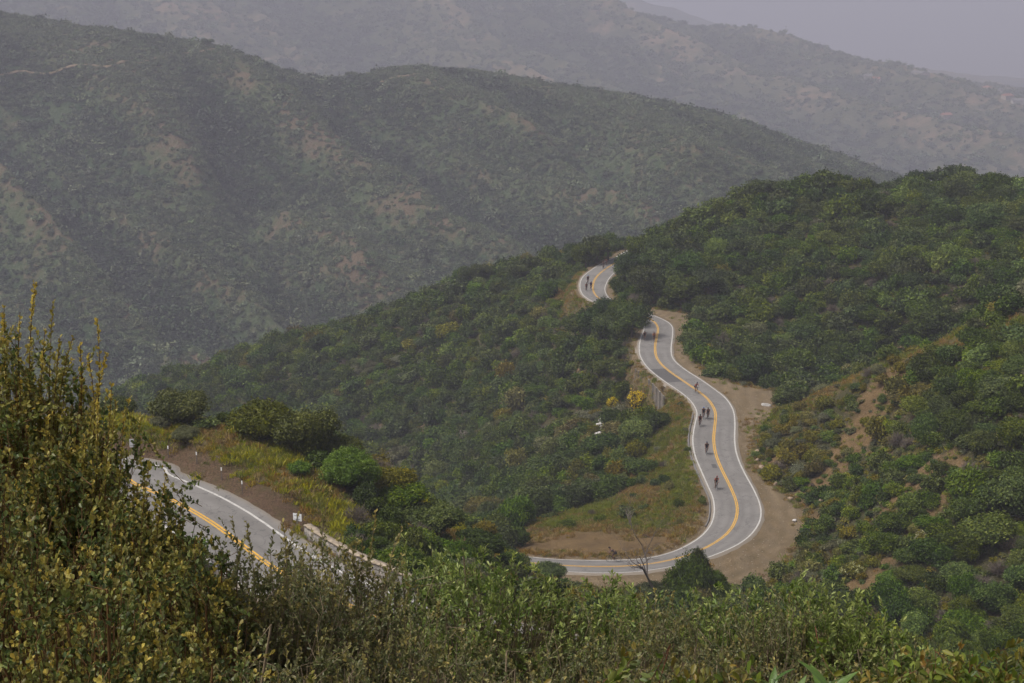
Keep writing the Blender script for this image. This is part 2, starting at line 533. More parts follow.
trk = sum(np.exp(-((DB - a + 0.5 * fbm(X / 8, Y / 8, 93, 2)) / 0.32) ** 2) for a in (2.1, 3.7, 5.6, 7.1)) * np.clip(0.6 + 0.8 * fbm(X / 10, Y / 10, 95, 2), 0, 1)

t = NT('ground_soil')
P_ = t.pos()
n1 = t.noise(0.09, 6, 0.65, P_); n2 = t.noise(0.9, 6, 0.7, P_); n3 = t.noise(6.0, 5, 0.7, P_); n4 = t.noise(0.35, 5, 0.6, P_)
litter = t.mix(n2, (0.036, 0.042, 0.016), (0.105, 0.088, 0.044))
soil = t.mix(n3, (0.16, 0.105, 0.065), (0.27, 0.175, 0.11))
base = t.mix(t.ramp(n4, [(0.55, (0, 0, 0)), (0.66, (1, 1, 1))]), litter, soil)
dirt = t.mix(n3, (0.150, 0.106, 0.058), (0.270, 0.198, 0.116))
dirt = t.mix(t.ramp(n4, [(0.35, (0, 0, 0)), (0.7, (1, 1, 1))]), dirt, t.mix(n2, (0.105, 0.078, 0.044), (0.215, 0.160, 0.096)))
wheel = t.n('ShaderNodeTexWave'); wheel.inputs['Scale'].default_value = 0.12; wheel.inputs['Distortion'].default_value = 9; wheel.inputs['Detail'].default_value = 3
t.l(P_, wheel.inputs['Vector'])
dirt = t.mix(t.math('MULTIPLY', wheel.outputs['Fac'], 0.35), dirt, (0.23, 0.18, 0.125))
cutm = t.mix(t.ramp(n3, [(0.35, (0, 0, 0)), (0.65, (1, 1, 1))]), (0.075, 0.050, 0.033), (0.19, 0.120, 0.078))
cutm = t.mix(t.ramp(n2, [(0.45, (0, 0, 0)), (0.7, (0.8, 0.8, 0.8))]), cutm, (0.10, 0.085, 0.04))
dirt = t.mix(t.math('MULTIPLY', t.attr('track'), 0.8), dirt, (0.32, 0.24, 0.15))
peb = t.n('ShaderNodeTexVoronoi'); peb.inputs['Scale'].default_value = 1.6; t.l(P_, peb.inputs['Vector'])
dirt = t.mix(t.ramp(peb.outputs['Distance'], [(0.10, (1, 1, 1)), (0.16, (0, 0, 0))]), dirt, (0.36, 0.30, 0.23))
dirt = t.mix(t.attr('cut'), dirt, cutm)
gr = t.mix(t.ramp(n4, [(0.35, (0, 0, 0)), (0.65, (1, 1, 1))]), (0.190, 0.132, 0.056), (0.100, 0.108, 0.032))
gr = t.mix(t.math('MULTIPLY', n2, 0.5), gr, (0.22, 0.165, 0.085))
base = t.mix(t.attr('soil'), base, t.mix(t.ramp(n4, [(0.35, (0, 0, 0)), (0.65, (1, 1, 1))]), t.mix(n2, (0.095, 0.066, 0.034), (0.20, 0.128, 0.062)), t.mix(n3, (0.14, 0.092, 0.042), (0.27, 0.180, 0.088))))
c = t.mix(t.attr('grass'), base, gr)
c = t.mix(t.attr('dirt'), c, dirt)
hgt = t.math('ADD', n3, t.math('MULTIPLY', n2, 2.0))
M_GROUND = t.done(t.principled(c, 0.95, 0.1, t.bump(hgt, 0.9, 0.35)))

idx = np.arange(nx * ny).reshape(ny, nx)
quads = np.stack([idx[:-1, :-1], idx[:-1, 1:], idx[1:, 1:], idx[1:, :-1]], -1).reshape(-1, 4)
me = np_mesh('ground', np.stack([X, Y, Z], -1).reshape(-1, 3), quads, [M_GROUND], dict(grass=aGrass.ravel(), dirt=aDirt.ravel(), cut=np.clip(zCut, 0, 1).ravel(), track=np.clip(trk, 0, 1).ravel(), soil=np.clip(aSoil, 0, 1).ravel()), True)
tag(mobj('ground', me), kind='structure')

# ---------------------------------------------------------------- road surfaces and painted lines
t = NT('worn_asphalt')
P_ = t.pos()
a1 = t.noise(14, 5, 0.7, P_); a2 = t.noise(0.25, 5, 0.6, P_); a3 = t.noise(1.6, 4, 0.6, P_)
c = t.mix(a1, (0.160, 0.150, 0.143), (0.240, 0.226, 0.214))
c = t.mix(t.ramp(a2, [(0.42, (0, 0, 0)), (0.6, (0.6, 0.6, 0.6))]), c, (0.150, 0.140, 0.132))
c = t.mix(t.ramp(a3, [(0.62, (0, 0, 0)), (0.72, (0.5, 0.5, 0.5))]), c, (0.10, 0.096, 0.096))
wv = t.n('ShaderNodeTexVoronoi', feature='DISTANCE_TO_EDGE'); wv.inputs['Scale'].default_value = 0.28
t.l(t.n('ShaderNodeVectorMath', operation='ADD').outputs[0], wv.inputs['Vector'])
va = wv.inputs['Vector'].links[0].from_node
t.l(P_, va.inputs[0])
nz = t.n('ShaderNodeTexNoise'); nz.inputs['Scale'].default_value = 0.8; nz.inputs['Detail'].default_value = 4
t.l(P_, nz.inputs['Vector'])
sc_ = t.n('ShaderNodeVectorMath', operation='SCALE'); sc_.inputs['Scale'].default_value = 3.0
t.l(nz.outputs['Color'], sc_.inputs[0]); t.l(sc_.outputs[0], va.inputs[1])
crack = t.ramp(wv.outputs['Distance'], [(0.0, (0.7, 0.7, 0.7)), (0.02, (0, 0, 0))])
c = t.mix(crack, c, (0.07, 0.068, 0.068))
c = t.mix(t.math('MULTIPLY', t.attr('wheel'), 0.55), c, (0.125, 0.117, 0.111))
c = t.mix(t.math('MULTIPLY', t.attr('dust'), 0.7), c, (0.25, 0.205, 0.155))
M_ASPH = t.done(t.principled(c, 0.85, 0.25, t.bump(a1, 0.15, 0.02)))

def worn_paint(name, col, under):
    t = NT(name)
    n = t.noise(5, 6, 0.75, t.pos())
    n_ = t.noise(0.5, 4, 0.6, t.pos())
    c = t.mix(t.ramp(t.math('ADD', n, t.math('MULTIPLY', n_, 0.5)), [(0.55, under), (0.72, (0, 0, 0))]) if False else t.ramp(n, [(0.36, (1, 1, 1)), (0.52, (0, 0, 0))]), col, under)
    return t.done(t.principled(c, 0.7, 0.3))
M_WHITE = worn_paint('white_road_paint', (0.50, 0.48, 0.455), (0.26, 0.25, 0.235))
M_YELLOW = worn_paint('yellow_road_paint', (0.62, 0.34, 0.045), (0.32, 0.22, 0.08))

def strip(P0, P1, dz, skirt=0.0):
    """a sheet between two polylines, with optional skirts down its sides"""
    n = len(P0)
    rows = [P0 + [0, 0, dz], P1 + [0, 0, dz]]
    if skirt:
        out = (P0 - P1); out[:, 2] = 0
        out /= np.linalg.norm(out, axis=1)[:, None]
        rows = [P0 + out * 0.5 + [0, 0, dz - skirt]] + rows + [P1 - out * 0.5 + [0, 0, dz - skirt]]
    V = np.concatenate(rows)
    k = len(rows)
    fs = []
    for r in range(k - 1):
        i = np.arange(n - 1) + r * n
        fs.append(np.stack([i, i + 1, i + n + 1, i + n], 1))
    return V, np.concatenate(fs)

def road(Lp, Rp, name, shl=0.35, shr=0.35):
    u = (Rp - Lp) / np.linalg.norm(Rp - Lp, axis=1)[:, None]
    n_ = len(Lp); NC = 19
    wid = np.linalg.norm(Rp - Lp, axis=1)[:, None]
    f_ = np.linspace(0, 1, NC)[None]
    e0 = shl + 0.12 * fbm(np.arange(n_) / 3.0, np.zeros(n_), 5, 3)[:, None]; e1 = shr + 0.14 * fbm(np.arange(n_) / 3.0, np.ones(n_) * 9, 6, 3)[:, None]
    lat = -e0 + (wid + e0 + e1) * f_
    G = Lp[:, None] + u[:, None] * lat[..., None]
    G = np.concatenate([G[:, :1] - u[:, None] * 0.5 - [0, 0, 0.4], G, G[:, -1:] + u[:, None] * 0.5 - [0, 0, 0.4]], 1)
    rel = np.concatenate([lat[:, :1], lat, lat[:, -1:]], 1) - wid / 2
    wheel = sum(np.exp(-((rel - a) / 0.30) ** 2) for a in (-2.35, -0.85, 0.85, 2.35)) * np.clip(0.65 + 0.9 * fbm(np.arange(n_) / 14.0, np.zeros(n_), 15, 3), 0.1, 1)[:, None]
    dust = smooth(-0.35, 0.3, np.abs(rel) - wid / 2 - np.where(rel < 0, shl - 0.25, shr - 0.25) + 0.15 * fbm(np.repeat(np.arange(n_)[:, None] / 4.0, rel.shape[1], 1), rel, 25, 3))
    k_ = NC + 2
    i_ = (np.arange(n_ - 1)[:, None] * k_ + np.arange(k_ - 1)[None]).ravel()
    Fc = np.stack([i_, i_ + 1, i_ + k_ + 1, i_ + k_], 1)
    tag(mobj(name, np_mesh(name, G.reshape(-1, 3), Fc, [M_ASPH], dict(wheel=wheel.ravel(), dust=np.clip(dust, 0, 1).ravel()))), kind='structure')
    lw = 0.10
    Vs, Fs, o = [], [], 0
    wob = 0.03 * fbm(np.arange(len(Lp)) / 6.0, np.zeros(len(Lp)), 77, 2)[:, None]
    for A in (Lp + u * wob, Rp + u * wob):
        v, f = strip(A - u * lw, A + u * lw, 0.012)
        Vs.append(v); Fs.append(f[:, ::-1] + o); o += len(v)
    tag(mobj('road_edge_marking', np_mesh('road_edge_marking', np.concatenate(Vs), np.concatenate(Fs), [M_WHITE])), kind='structure')
    C = 0.5 * (Lp + Rp)
    Vs, Fs, o = [], [], 0
    for s in (-1, 1):
        v, f = strip(C + u * (s * 0.13 - 0.085), C + u * (s * 0.13 + 0.085), 0.012)
        Vs.append(v); Fs.append(f[:, ::-1] + o); o += len(v)
    tag(mobj('road_centre_marking', np_mesh('road_centre_marking', np.concatenate(Vs), np.concatenate(Fs), [M_YELLOW])), kind='structure')
    return u
uB = road(LB, RB, 'road')
# a darker overlay patched into the outer lane
M_PATCH = plain('fresh_asphalt_patch', (0.095, 0.090, 0.088), 0.85, 0.25, 0.2, 4)
for (a_, b_, l0, l1) in ((int(19.9 * 12), int(21.2 * 12), 0.04, 0.46), (int(13.2 * 12), int(13.5 * 12), 0.30, 0.42)):
    v_, f_ = strip(LB[a_:b_] + (RB - LB)[a_:b_] * l0, LB[a_:b_] + (RB - LB)[a_:b_] * l1, 0.005)
    tag(mobj('road_patch', np_mesh('road_patch', v_, f_[:, ::-1], [M_PATCH])), kind='structure')
uA = road(FA, NRA, 'road', 1.1, 0.3)

# low asphalt kerb along the outer edge of the winding road, as far as the photograph shows one
t0, t1 = 9 * 12, 17 * 12
M_KERB = plain('kerb_asphalt', (0.16, 0.15, 0.145), 0.9, 0.2, 0.3, 3)
Lk = (LB - uB * 0.62)[t0:t1]; uk = uB[t0:t1]
prof = [(-0.22, -0.10), (-0.14, 0.13), (0.02, 0.15), (0.10, 0.01)]
V = np.concatenate([Lk + uk * a + np.array([0, 0, b]) for a, b in prof])
n = len(Lk)
fs = np.concatenate([np.stack([np.arange(n - 1) + r * n, np.arange(n - 1) + r * n + n, np.arange(n - 1) + r * n + n + 1, np.arange(n - 1) + r * n + 1], 1) for r in range(3)])
tag(mobj('kerb', np_mesh('kerb', V, fs, [M_KERB])), kind='structure')
# ---------------------------------------------------------------- the mountains beyond the canyon
def hill_mat(name, brush_a, brush_b, soil_a, soil_b, scale=1.0, bare=0.56):
    t = NT(name)
    P_ = t.pos()
    n1 = t.noise(0.026 * scale, 7, 0.62, P_); n2 = t.noise(0.09 * scale, 6, 0.7, P_); n3 = t.noise(0.5 * scale, 4, 0.6, P_)
    brush = t.mix(t.ramp(t.math('ADD', n2, t.math('MULTIPLY', t.attr('bare'), 0.28)), [(0.35, (0, 0, 0)), (0.65, (1, 1, 1))]), brush_a, brush_b)  # brush darker in gullies, lighter on ribs: relief shade put into the colour
    soil = t.mix(n3, soil_a, soil_b)
    f = t.math('ADD', t.math('MULTIPLY', n1, 0.6), t.math('MULTIPLY', n2, 0.5))
    f = t.math('ADD', f, t.math('MULTIPLY', t.attr('bare'), 0.13))
    c = t.mix(t.ramp(f, [(bare, (0, 0, 0)), (bare + 0.12, (0.85, 0.85, 0.85))]), brush, soil)
    return t.done(t.principled(c, 0.95, 0.05, t.bump(t.math('ADD', n2, n3), 0.8, 2.0)))

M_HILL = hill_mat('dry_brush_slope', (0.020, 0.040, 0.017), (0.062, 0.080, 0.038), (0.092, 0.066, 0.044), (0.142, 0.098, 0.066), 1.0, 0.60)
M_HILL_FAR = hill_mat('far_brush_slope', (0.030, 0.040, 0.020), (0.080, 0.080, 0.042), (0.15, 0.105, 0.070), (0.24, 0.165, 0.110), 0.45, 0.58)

def hill(name, pts, x0, x1, y0, y1, step, gully, mat, seed, theta, lam=0.002, ridge=None, folds=()):
    P = np.array(pts)
    gx = np.arange(x0, x1 + 1, step); gy = np.arange(y0, y1 + 1, step)
    X, Y = np.meshgrid(gx, gy)
    Z0 = tps_fit(P, lam, 500.0)(X, Y)
    Zs = Z0.copy()
    ct, st = math.cos(theta), math.sin(theta)
    A = X * ct + Y * st
    B = -X * st + Y * ct
    warp = 34 * fbm(X / 240, Y / 240, seed, 3)
    bare = np.zeros_like(Z0)
    calm = 1.0
    if ridge is not None:
        calm = 0.12 + 0.88 * smooth(15, 150, np.interp(X, ridge[:, 0], ridge[:, 1]) - Y)
    for wl, amp, k in gully:
        w2 = warp * (wl / 150.0) ** 0.5
        ph = (A + w2) / wl + 0.35 * fbm(B / (wl * 2.2), A / (wl * 1.5), seed + 5, 3)
        saw = np.abs(((ph + k) % 1.0) * 2 - 1)          # 0 at the gully floor, 1 on the rib
        g = np.sqrt(saw * saw + 0.02)
        mod = 0.45 + 0.8 * vnoise(A / (wl * 1.6), B / (wl * 3), seed + 9)
        Zs += amp * (g - 0.6) * mod * calm
        bare += (saw - 0.5) * (amp / gully[0][1])
    for amp, wd, line in folds:
        L_ = np.array([at_d(*p)[:2] for p in line])
        wx = X + 14 * fbm(X / 70, Y / 70, seed + 31, 3); wy = Y + 14 * fbm(X / 70, Y / 70, seed + 37, 3)
        dm = np.full(X.shape, 1e9)
        for (a0, b0), (a1, b1) in zip(L_[:-1], L_[1:]):
            ex, ey = a1 - a0, b1 - b0
            tt = np.clip(((wx - a0) * ex + (wy - b0) * ey) / (ex * ex + ey * ey), 0, 1)
            dm = np.minimum(dm, np.hypot(wx - a0 - tt * ex, wy - b0 - tt * ey))
        g_ = np.exp(-(dm / wd) ** 1.3)
        Zs += amp * g_ * (calm if ridge is not None else 1.0)
        bare += g_ * np.sign(amp) * 0.9
    Zs += 3.5 * fbm(X / 55, Y / 55, seed + 2, 5) * (step / 5.0) ** 0.3
    ny, nx = X.shape
    idx = np.arange(nx * ny).reshape(ny, nx)
    q = np.stack([idx[:-1, :-1], idx[:-1, 1:], idx[1:, 1:], idx[1:, :-1]], -1).reshape(-1, 4)
    me = np_mesh(name, np.stack([X, Y, Zs], -1).reshape(-1, 3), q, [mat], dict(bare=bare.ravel()), True)
    o = mobj(name, me)
    tag(o, kind='structure')
    return X, Y, Zs, bare, (x0, y0, step)

H1P = [at_d(*p) for p in [
    (-150, 5, 1120), (0, 20, 1120), (60, 30, 1110), (105, 36, 1100), (150, 44, 1090), (210, 50, 1075), (250, 58, 1090), (300, 78, 1120), (332, 83, 1140), (360, 78, 1140), (400, 71, 1120), (440, 72, 1110), (480, 77, 1110),
    (540, 88, 1100), (600, 98, 1080), (650, 106, 1060), (700, 123, 1030), (750, 145, 1000), (800, 173, 970), (850, 200, 940), (900, 220, 930), (1024, 250, 900),
    (-150, 320, 720), (0, 330, 700), (100, 380, 660), (200, 370, 680), (300, 335, 720), (380, 315, 745), (450, 290, 770), (560, 258, 800), (650, 228, 825), (700, 216, 840), (800, 224, 860), (880, 236, 860),
    (0, 120, 980), (0, 220, 840), (100, 150, 930), (100, 250, 810), (200, 150, 950), (200, 250, 825), (300, 180, 940), (300, 250, 845), (400, 150, 990), (400, 230, 870), (500, 150, 980), (500, 210, 890), (600, 160, 960), (600, 200, 890), (700, 165, 930),
    (40, 275, 770), (90, 315, 725), (150, 355, 690)]]
for x, y in ((-600, 500), (-300, 500), (0, 520), (200, 620), (400, 700)):
    H1P.append(np.array([x, y, -190 - 0.02 * abs(x)]))
for x, y, z in ((-500, 1500, -150), (0, 1450, -170), (300, 1350, -190), (-500, 1250, -40)):
    H1P.append(np.array([x, y, z], float))
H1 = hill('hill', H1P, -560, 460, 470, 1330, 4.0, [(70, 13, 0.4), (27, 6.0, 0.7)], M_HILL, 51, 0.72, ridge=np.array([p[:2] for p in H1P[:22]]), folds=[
    (26, 30, ((215, 52, 1075), (270, 100, 1020), (330, 150, 960), (400, 210, 890), (470, 265, 830), (520, 295, 800))),
    (26, 32, ((80, 60, 1080), (150, 140, 960), (210, 220, 870), (250, 290, 800), (280, 335, 755))),
    (26, 30, ((400, 72, 1110), (470, 120, 1030), (540, 170, 950), (610, 215, 880), (660, 235, 840))),
    (24, 28, ((540, 90, 1090), (620, 140, 1000), (700, 185, 910))),
    (24, 28, ((0, 190, 880), (60, 270, 780), (120, 330, 715), (160, 365, 690))),
    (18, 22, ((300, 230, 870), (340, 270, 820), (375, 310, 770))),
    (-30, 24, ((200, 110, 1000), (240, 175, 920), (268, 220, 860), (280, 270, 810), (295, 330, 745))),
    (-30, 24, ((335, 85, 1110), (380, 140, 1010), (440, 205, 910), (490, 250, 850), (540, 275, 810))),
    (-28, 24, ((500, 90, 1090), (570, 150, 980), (640, 205, 880), (690, 225, 840))),
    (-28, 24, ((0, 110, 980), (70, 190, 880), (110, 250, 810), (150, 310, 740), (170, 350, 700)))])

H2P = [at_d(p[0], p[1], p[2] * 1.3) for p in [
    (-200, -60, 2400), (0, -55, 2350), (200, -50, 2300), (400, -35, 2300), (540, -14, 2280), (600, -3, 2250), (640, 14, 2230), (662, 28, 2200), (700, 32, 2180), (727, 37, 2150), (760, 54, 2100), (792, 70, 2050), (832, 72, 2000), (870, 80, 1960), (930, 95, 1900), (1000, 110, 1850), (1100, 125, 1800),
    (330, 70, 1850), (480, 80, 1800), (600, 100, 1750), (740, 140, 1600), (870, 180, 1480), (1000, 190, 1450), (1100, 190, 1450), (0, 40, 1800), (700, 85, 1900), (800, 120, 1750), (900, 130, 1720), (1000, 150, 1640), (500, 30, 2050), (250, 0, 2050)]]
for x, y, z in ((-1200 * 1.3, 1300 * 1.3, -350), (0, 1300 * 1.3, -350), (900, 1250 * 1.3, -360)):
    H2P.append(np.array([x, y, z], float))
for x, y, z in () and ((-1200, 1300, -260), (-500, 1350, -260), (0, 1300, -260), (500, 1250, -270), (900, 1250, -280), (-1000, 2900, -150), (0, 2800, -200), (600, 2600, -260), (1100, 2500, -300)):
    H2P.append(np.array([x, y, z], float))
for x, y, z in ((-1300, 3800, -250), (0, 3700, -300), (1400, 3300, -400)):
    H2P.append(np.array([x, y, z], float))
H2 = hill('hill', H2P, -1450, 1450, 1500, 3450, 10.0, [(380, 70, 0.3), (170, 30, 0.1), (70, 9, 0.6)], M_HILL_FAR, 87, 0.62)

H3P = [at_d(p[0], p[1], p[2] * 1.5) for p in [
    (600, 0, 3600), (690, 22, 3500), (780, 52, 3300), (860, 66, 3200), (930, 72, 3150), (1000, 82, 3050), (1100, 95, 3000),
    (700, 60, 2800), (850, 92, 2700), (950, 102, 2650), (1050, 115, 2600)]]
for x, y, z in ((300, 3750, -480), (1950, 3600, -480), (900, 6450, -480), (2250, 6450, -480), (3000, 4950, -390), (150, 5400, -225), (450, 6300, -300)):
    H3P.append(np.array([x, y, z], float))
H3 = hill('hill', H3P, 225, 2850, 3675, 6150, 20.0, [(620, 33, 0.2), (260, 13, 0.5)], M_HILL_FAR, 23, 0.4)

# the valley floor, one sheet to the horizon
t = NT('valley_haze_floor')
P_ = t.pos()
c = t.mix(t.noise(0.002, 6, 0.6, P_), (0.07, 0.075, 0.045), (0.20, 0.165, 0.12))
m = t.done(t.principled(c, 0.95, 0.05))
n = 40
gx = np.linspace(-9000, 9000, n); X_, Y_ = np.meshgrid(gx, np.linspace(-4000, 14000, n))
idx = np.arange(n * n).reshape(n, n)
q = np.stack([idx[:-1, :-1], idx[:-1, 1:], idx[1:, 1:], idx[1:, :-1]], -1).reshape(-1, 4)
tag(mobj('valley_ground', np_mesh('valley_ground', np.stack([X_, Y_, np.full_like(X_, -500.0)], -1).reshape(-1, 3), q, [m])), kind='structure')

# ---------------------------------------------------------------- air, light, camera
b = MB()
b.box((0, 5000, -180.5), (17900, 17900, 641))
haze = b.build('haze')
haze['kind'] = 'stuff'
hm = bpy.data.materials.new('haze_air'); hm.use_nodes = True
ht = hm.node_tree; ht.nodes.clear()
ho = ht.nodes.new('ShaderNodeOutputMaterial')
hv = ht.nodes.new('ShaderNodeVolumePrincipled')
hv.inputs['Color'].default_value = HAZE_COLOR
hv.inputs['Density'].default_value = HAZE_DENSITY
hv.inputs['Anisotropy'].default_value = 0.0
ht.links.new(hv.outputs[0], ho.inputs['Volume'])
haze.data.materials.append(hm)

w = bpy.data.worlds.new('World'); scene.world = w; w.use_nodes = True
wt = w.node_tree
bg = wt.nodes['Background']
sky = wt.nodes.new('ShaderNodeTexSky'); sky.sky_type = 'NISHITA'; sky.sun_disc = False
SUN_EL, SUN_ROT = math.radians(60), math.radians(258)
sky.sun_elevation = SUN_EL; sky.sun_rotation = SUN_ROT
sky.air_density = 1.0; sky.dust_density = 6.0; sky.ozone_density = 1.0
hs = wt.nodes.new('ShaderNodeHueSaturation'); hs.inputs['Saturation'].default_value = 0.35
wt.links.new(sky.outputs[0], hs.inputs['Color'])
wt.links.new(hs.outputs[0], bg.inputs['Color'])
bg.inputs['Strength'].default_value = SKY_STRENGTH
sd_ = bpy.data.lights.new('sun', 'SUN'); sd_.energy = SUN_STRENGTH; sd_.angle = math.radians(24); sd_.color = (1.0, 0.95, 0.88)
so = bpy.data.objects.new('sun', sd_); COL.objects.link(so)
# sky.sun_rotation is clockwise from +Y seen from above
sdir = Vector((math.sin(SUN_ROT) * math.cos(SUN_EL), math.cos(SUN_ROT) * math.cos(SUN_EL), math.sin(SUN_EL)))
so.rotation_euler = sdir.to_track_quat('Z', 'Y').to_euler()

cd = bpy.data.cameras.new('camera'); cd.lens = 50; cd.sensor_width = 36; cd.clip_start = 0.1; cd.clip_end = 40000
cam = bpy.data.objects.new('camera', cd); COL.objects.link(cam)
cam.rotation_euler = (math.pi / 2 - PITCH, 0, 0)
scene.camera = cam
scene.view_settings.view_transform = 'Standard'; scene.view_settings.look = 'None'
scene.view_settings.exposure = EXPOSURE; scene.view_settings.gamma = 1.0
scene.render.resolution_x, scene.render.resolution_y = 1024, 683
scene.cycles.use_denoising = True
scene.cycles.max_bounces = 5; scene.cycles.diffuse_bounces = 3; scene.cycles.glossy_bounces = 1; scene.cycles.transmission_bounces = 2; scene.cycles.volume_bounces = 0
scene.cycles.use_adaptive_sampling = True; scene.cycles.adaptive_threshold = 0.02
scene.cycles.sample_clamp_indirect = 4

# a bare track along the ridge across the canyon
def hit_hill(px, py, H, d0, d1, step=2.0):
    Xh, Yh, Zh, Bh, (hx, hy, hs) = H
    r = ray(px, py); r = r / r[1]
    for d in np.arange(d0, d1, step):
        p = r * d
        g = float(bil(Zh, hx, hy, hs, np.array(p[0]), np.array(p[1])))
        if p[2] <= g: return np.array([p[0], p[1], g])
    return np.array([p[0], p[1], g])
M_TRACK = plain('bare_track_dirt', (0.20, 0.15, 0.10), 0.95, 0.05, 0.3, 0.05)
for line in (((-30, 78), (20, 72), (70, 68), (120, 63), (165, 57), (200, 52), (214, 49.5)), ((380, 84), (392, 79), (410, 76), (428, 74.5), (446, 74))):
    C_ = catmull(np.array([hit_hill(px, py, H1, 700, 1140) for px, py in line]), 14)
    C_[:, 2] = bil(H1[2], *H1[4], C_[:, 0], C_[:, 1])
    n0 = np.gradient(C_, axis=0)[:, :2]; n0 /= np.linalg.norm(n0, axis=1)[:, None] + 1e-9
    n0 = np.stack([n0[:, 1], -n0[:, 0], 0 * n0[:, 0]], 1)
    wv_ = 2.0 + 0.9 * fbm(np.arange(len(C_)) / 5.0, np.zeros(len(C_)), 3, 2)[:, None]
    v_, f_ = strip(C_ - n0 * wv_, C_ + n0 * wv_, 0.9, 1.5)
    tag(mobj('path', np_mesh('path', v_, f_[:, ::-1], [M_TRACK])), kind='structure')
# ---------------------------------------------------------------- plants: meshes
def ico(sub):
    bm = bmesh.new()
    bmesh.ops.create_icosphere(bm, subdivisions=sub, radius=1.0)
    v = np.array([p.co[:] for p in bm.verts]); f = np.array([[q.index for q in p.verts] for p in bm.faces])
    bm.free()
    return v, f
ICO1, ICO2, ICO3 = ico(1), ico(2), ico(3)

def norm_(a):
    return a / (np.linalg.norm(a, axis=-1, keepdims=True) + 1e-9)

def leaf_quads(c, n, length, width, r):
    """diamond leaves centred at c, lying across normal n"""
    m = len(c)
    t = norm_(np.cross(n, norm_(r.normal(size=(m, 3)))))
    b = np.cross(n, t)
    a = t * (length * 0.5)[:, None]; w = b * (width * 0.5)[:, None]
    V = np.stack([c - a, c + w, c + a, c - w], 1).reshape(-1, 3)
    Q = np.arange(m * 4).reshape(m, 4)
    return V, Q

def dome_lumps(r, nl, spread=0.62, rad=(0.28, 0.48), top=0.62, flat=1.0):
    L = [(0, 0, 0.42 * top / 0.62, 0.55)]
    for k in range(nl):
        a = 2 * math.pi * (k + r.random()) / nl
        q = spread * math.sqrt(r.uniform(0.15, 1.0))
        z = (0.20 + top * (1 - q * q) * r.uniform(0.55, 1.1)) * flat
        L.append((q * math.cos(a), q * math.sin(a), z, r.uniform(*rad)))
    return np.array(L)

def lump_crown(r, L, nleaf, leaf, zmin=0.0, core=ICO1, coref=0.86, jag=0.10, aspect=0.62, flatten=0.9, tilt=0.75, clus=14):
    """returns verts, quads, tris, tint: leaves on the outside of several lumps, with a rough leafy core in each"""
    wts = L[:, 3] ** 2; wts = wts / wts.sum()
    m = int(nleaf * 1.9)
    k = r.choice(len(L), m, p=wts)
    d = norm_(r.normal(size=(m, 3)))
    d[:, 2] = np.where(d[:, 2] < -0.35, -d[:, 2], d[:, 2])
    rr = L[k, 3] * (1 + r.normal(size=m) * jag)
    c = L[k, :3] + d * rr[:, None] * [1, 1, flatten]
    if clus:
        # leaves gather in sprigs: pull each towards one of a few hundred sprig centres
        nc = max(20, m // clus)
        j0 = r.integers(0, m, nc)
        own = r.integers(0, nc, m)
        c = c[j0[own]] + r.normal(size=(m, 3)) * (leaf * 0.85)
        d, k = norm_(d[j0[own]] + 0.5 * r.normal(size=(m, 3))), k[j0[own]]
        st = r.normal(0, 0.20, nc)[own]
    else:
        st = np.zeros(m)
    ok = c[:, 2] > zmin
    for j in range(len(L)):
        dist = np.linalg.norm((c - L[j, :3]) / [1, 1, flatten], axis=1)
        ok &= ~((k != j) & (dist < L[j, 3] * 0.86))
    c, d, k, st = c[ok][:nleaf], d[ok][:nleaf], k[ok][:nleaf], st[ok][:nleaf]
    n = norm_(d + tilt * r.normal(size=d.shape) + [0, 0, 0.25])
    ln = leaf * r.uniform(0.55, 1.45, len(c))
    V, Q = leaf_quads(c, n, ln, ln * aspect, r)
    lt = r.normal(0, 0.16, len(L))
    tint = np.clip(0.5 + lt[k] + st + r.normal(0, 0.18, len(c)), 0, 1)
    T = np.repeat(tint, 4)
    vs, fs, o = [V], [], len(V)
    iv, fi = core
    for j in range(len(L)):
        w = iv * (1 + 0.13 * r.normal(size=(len(iv), 1)))
        vs.append(L[j, :3] + w * L[j, 3] * coref * [1, 1, flatten]); fs.append(fi + o); o += len(iv)
    Vall = np.concatenate(vs)
    Vall[:, 2] = np.maximum(Vall[:, 2], -0.12)
    T = np.concatenate([T, np.full(o - len(V), 0.35)])
    return Vall, Q, np.concatenate(fs), T

def shrub_mesh(name, seed, mat, nl=8, nleaf=900, leaf=0.17, core=ICO1, **kw):
    r = np.random.default_rng(seed)
    lk = {k: kw.pop(k) for k in ('spread', 'rad', 'top', 'flat') if k in kw}
    L = dome_lumps(r, nl, **lk)
    V, Q, Tr, T = lump_crown(r, L, nleaf, leaf, core=core, **kw)
    return np_mesh(name, V, [Q, Tr], [mat], dict(tint=T))

M_DARK = foliage_mat('dark_green_leaves', (0.0204, 0.0344, 0.0071), (0.0474, 0.0719, 0.0131), (0.1050, 0.1374, 0.0261), hue=0.025, val=0.30, trans=0.2)
M_MID = foliage_mat('mid_green_leaves', (0.0339, 0.0562, 0.0083), (0.0779, 0.1125, 0.0166), (0.1558, 0.1906, 0.0309), hue=0.025, val=0.30, trans=0.2)
M_OLIVE = foliage_mat('olive_leaves', (0.0619, 0.0625, 0.0106), (0.1384, 0.1249, 0.0233), (0.2458, 0.2062, 0.0425), hue=0.02, val=0.28, trans=0.2)
M_GREY = foliage_mat('grey_green_leaves', (0.0732, 0.0768, 0.0392), (0.1211, 0.1229, 0.0631), (0.1760, 0.1728, 0.0925), hue=0.02, val=0.25, trans=0.2)
M_FAR1 = foliage_mat('distant_brush_leaves', (0.0171, 0.0294, 0.0128), (0.0323, 0.0497, 0.0218), (0.0544, 0.0736, 0.0345), hue=0.03, val=0.4, trans=0.0)
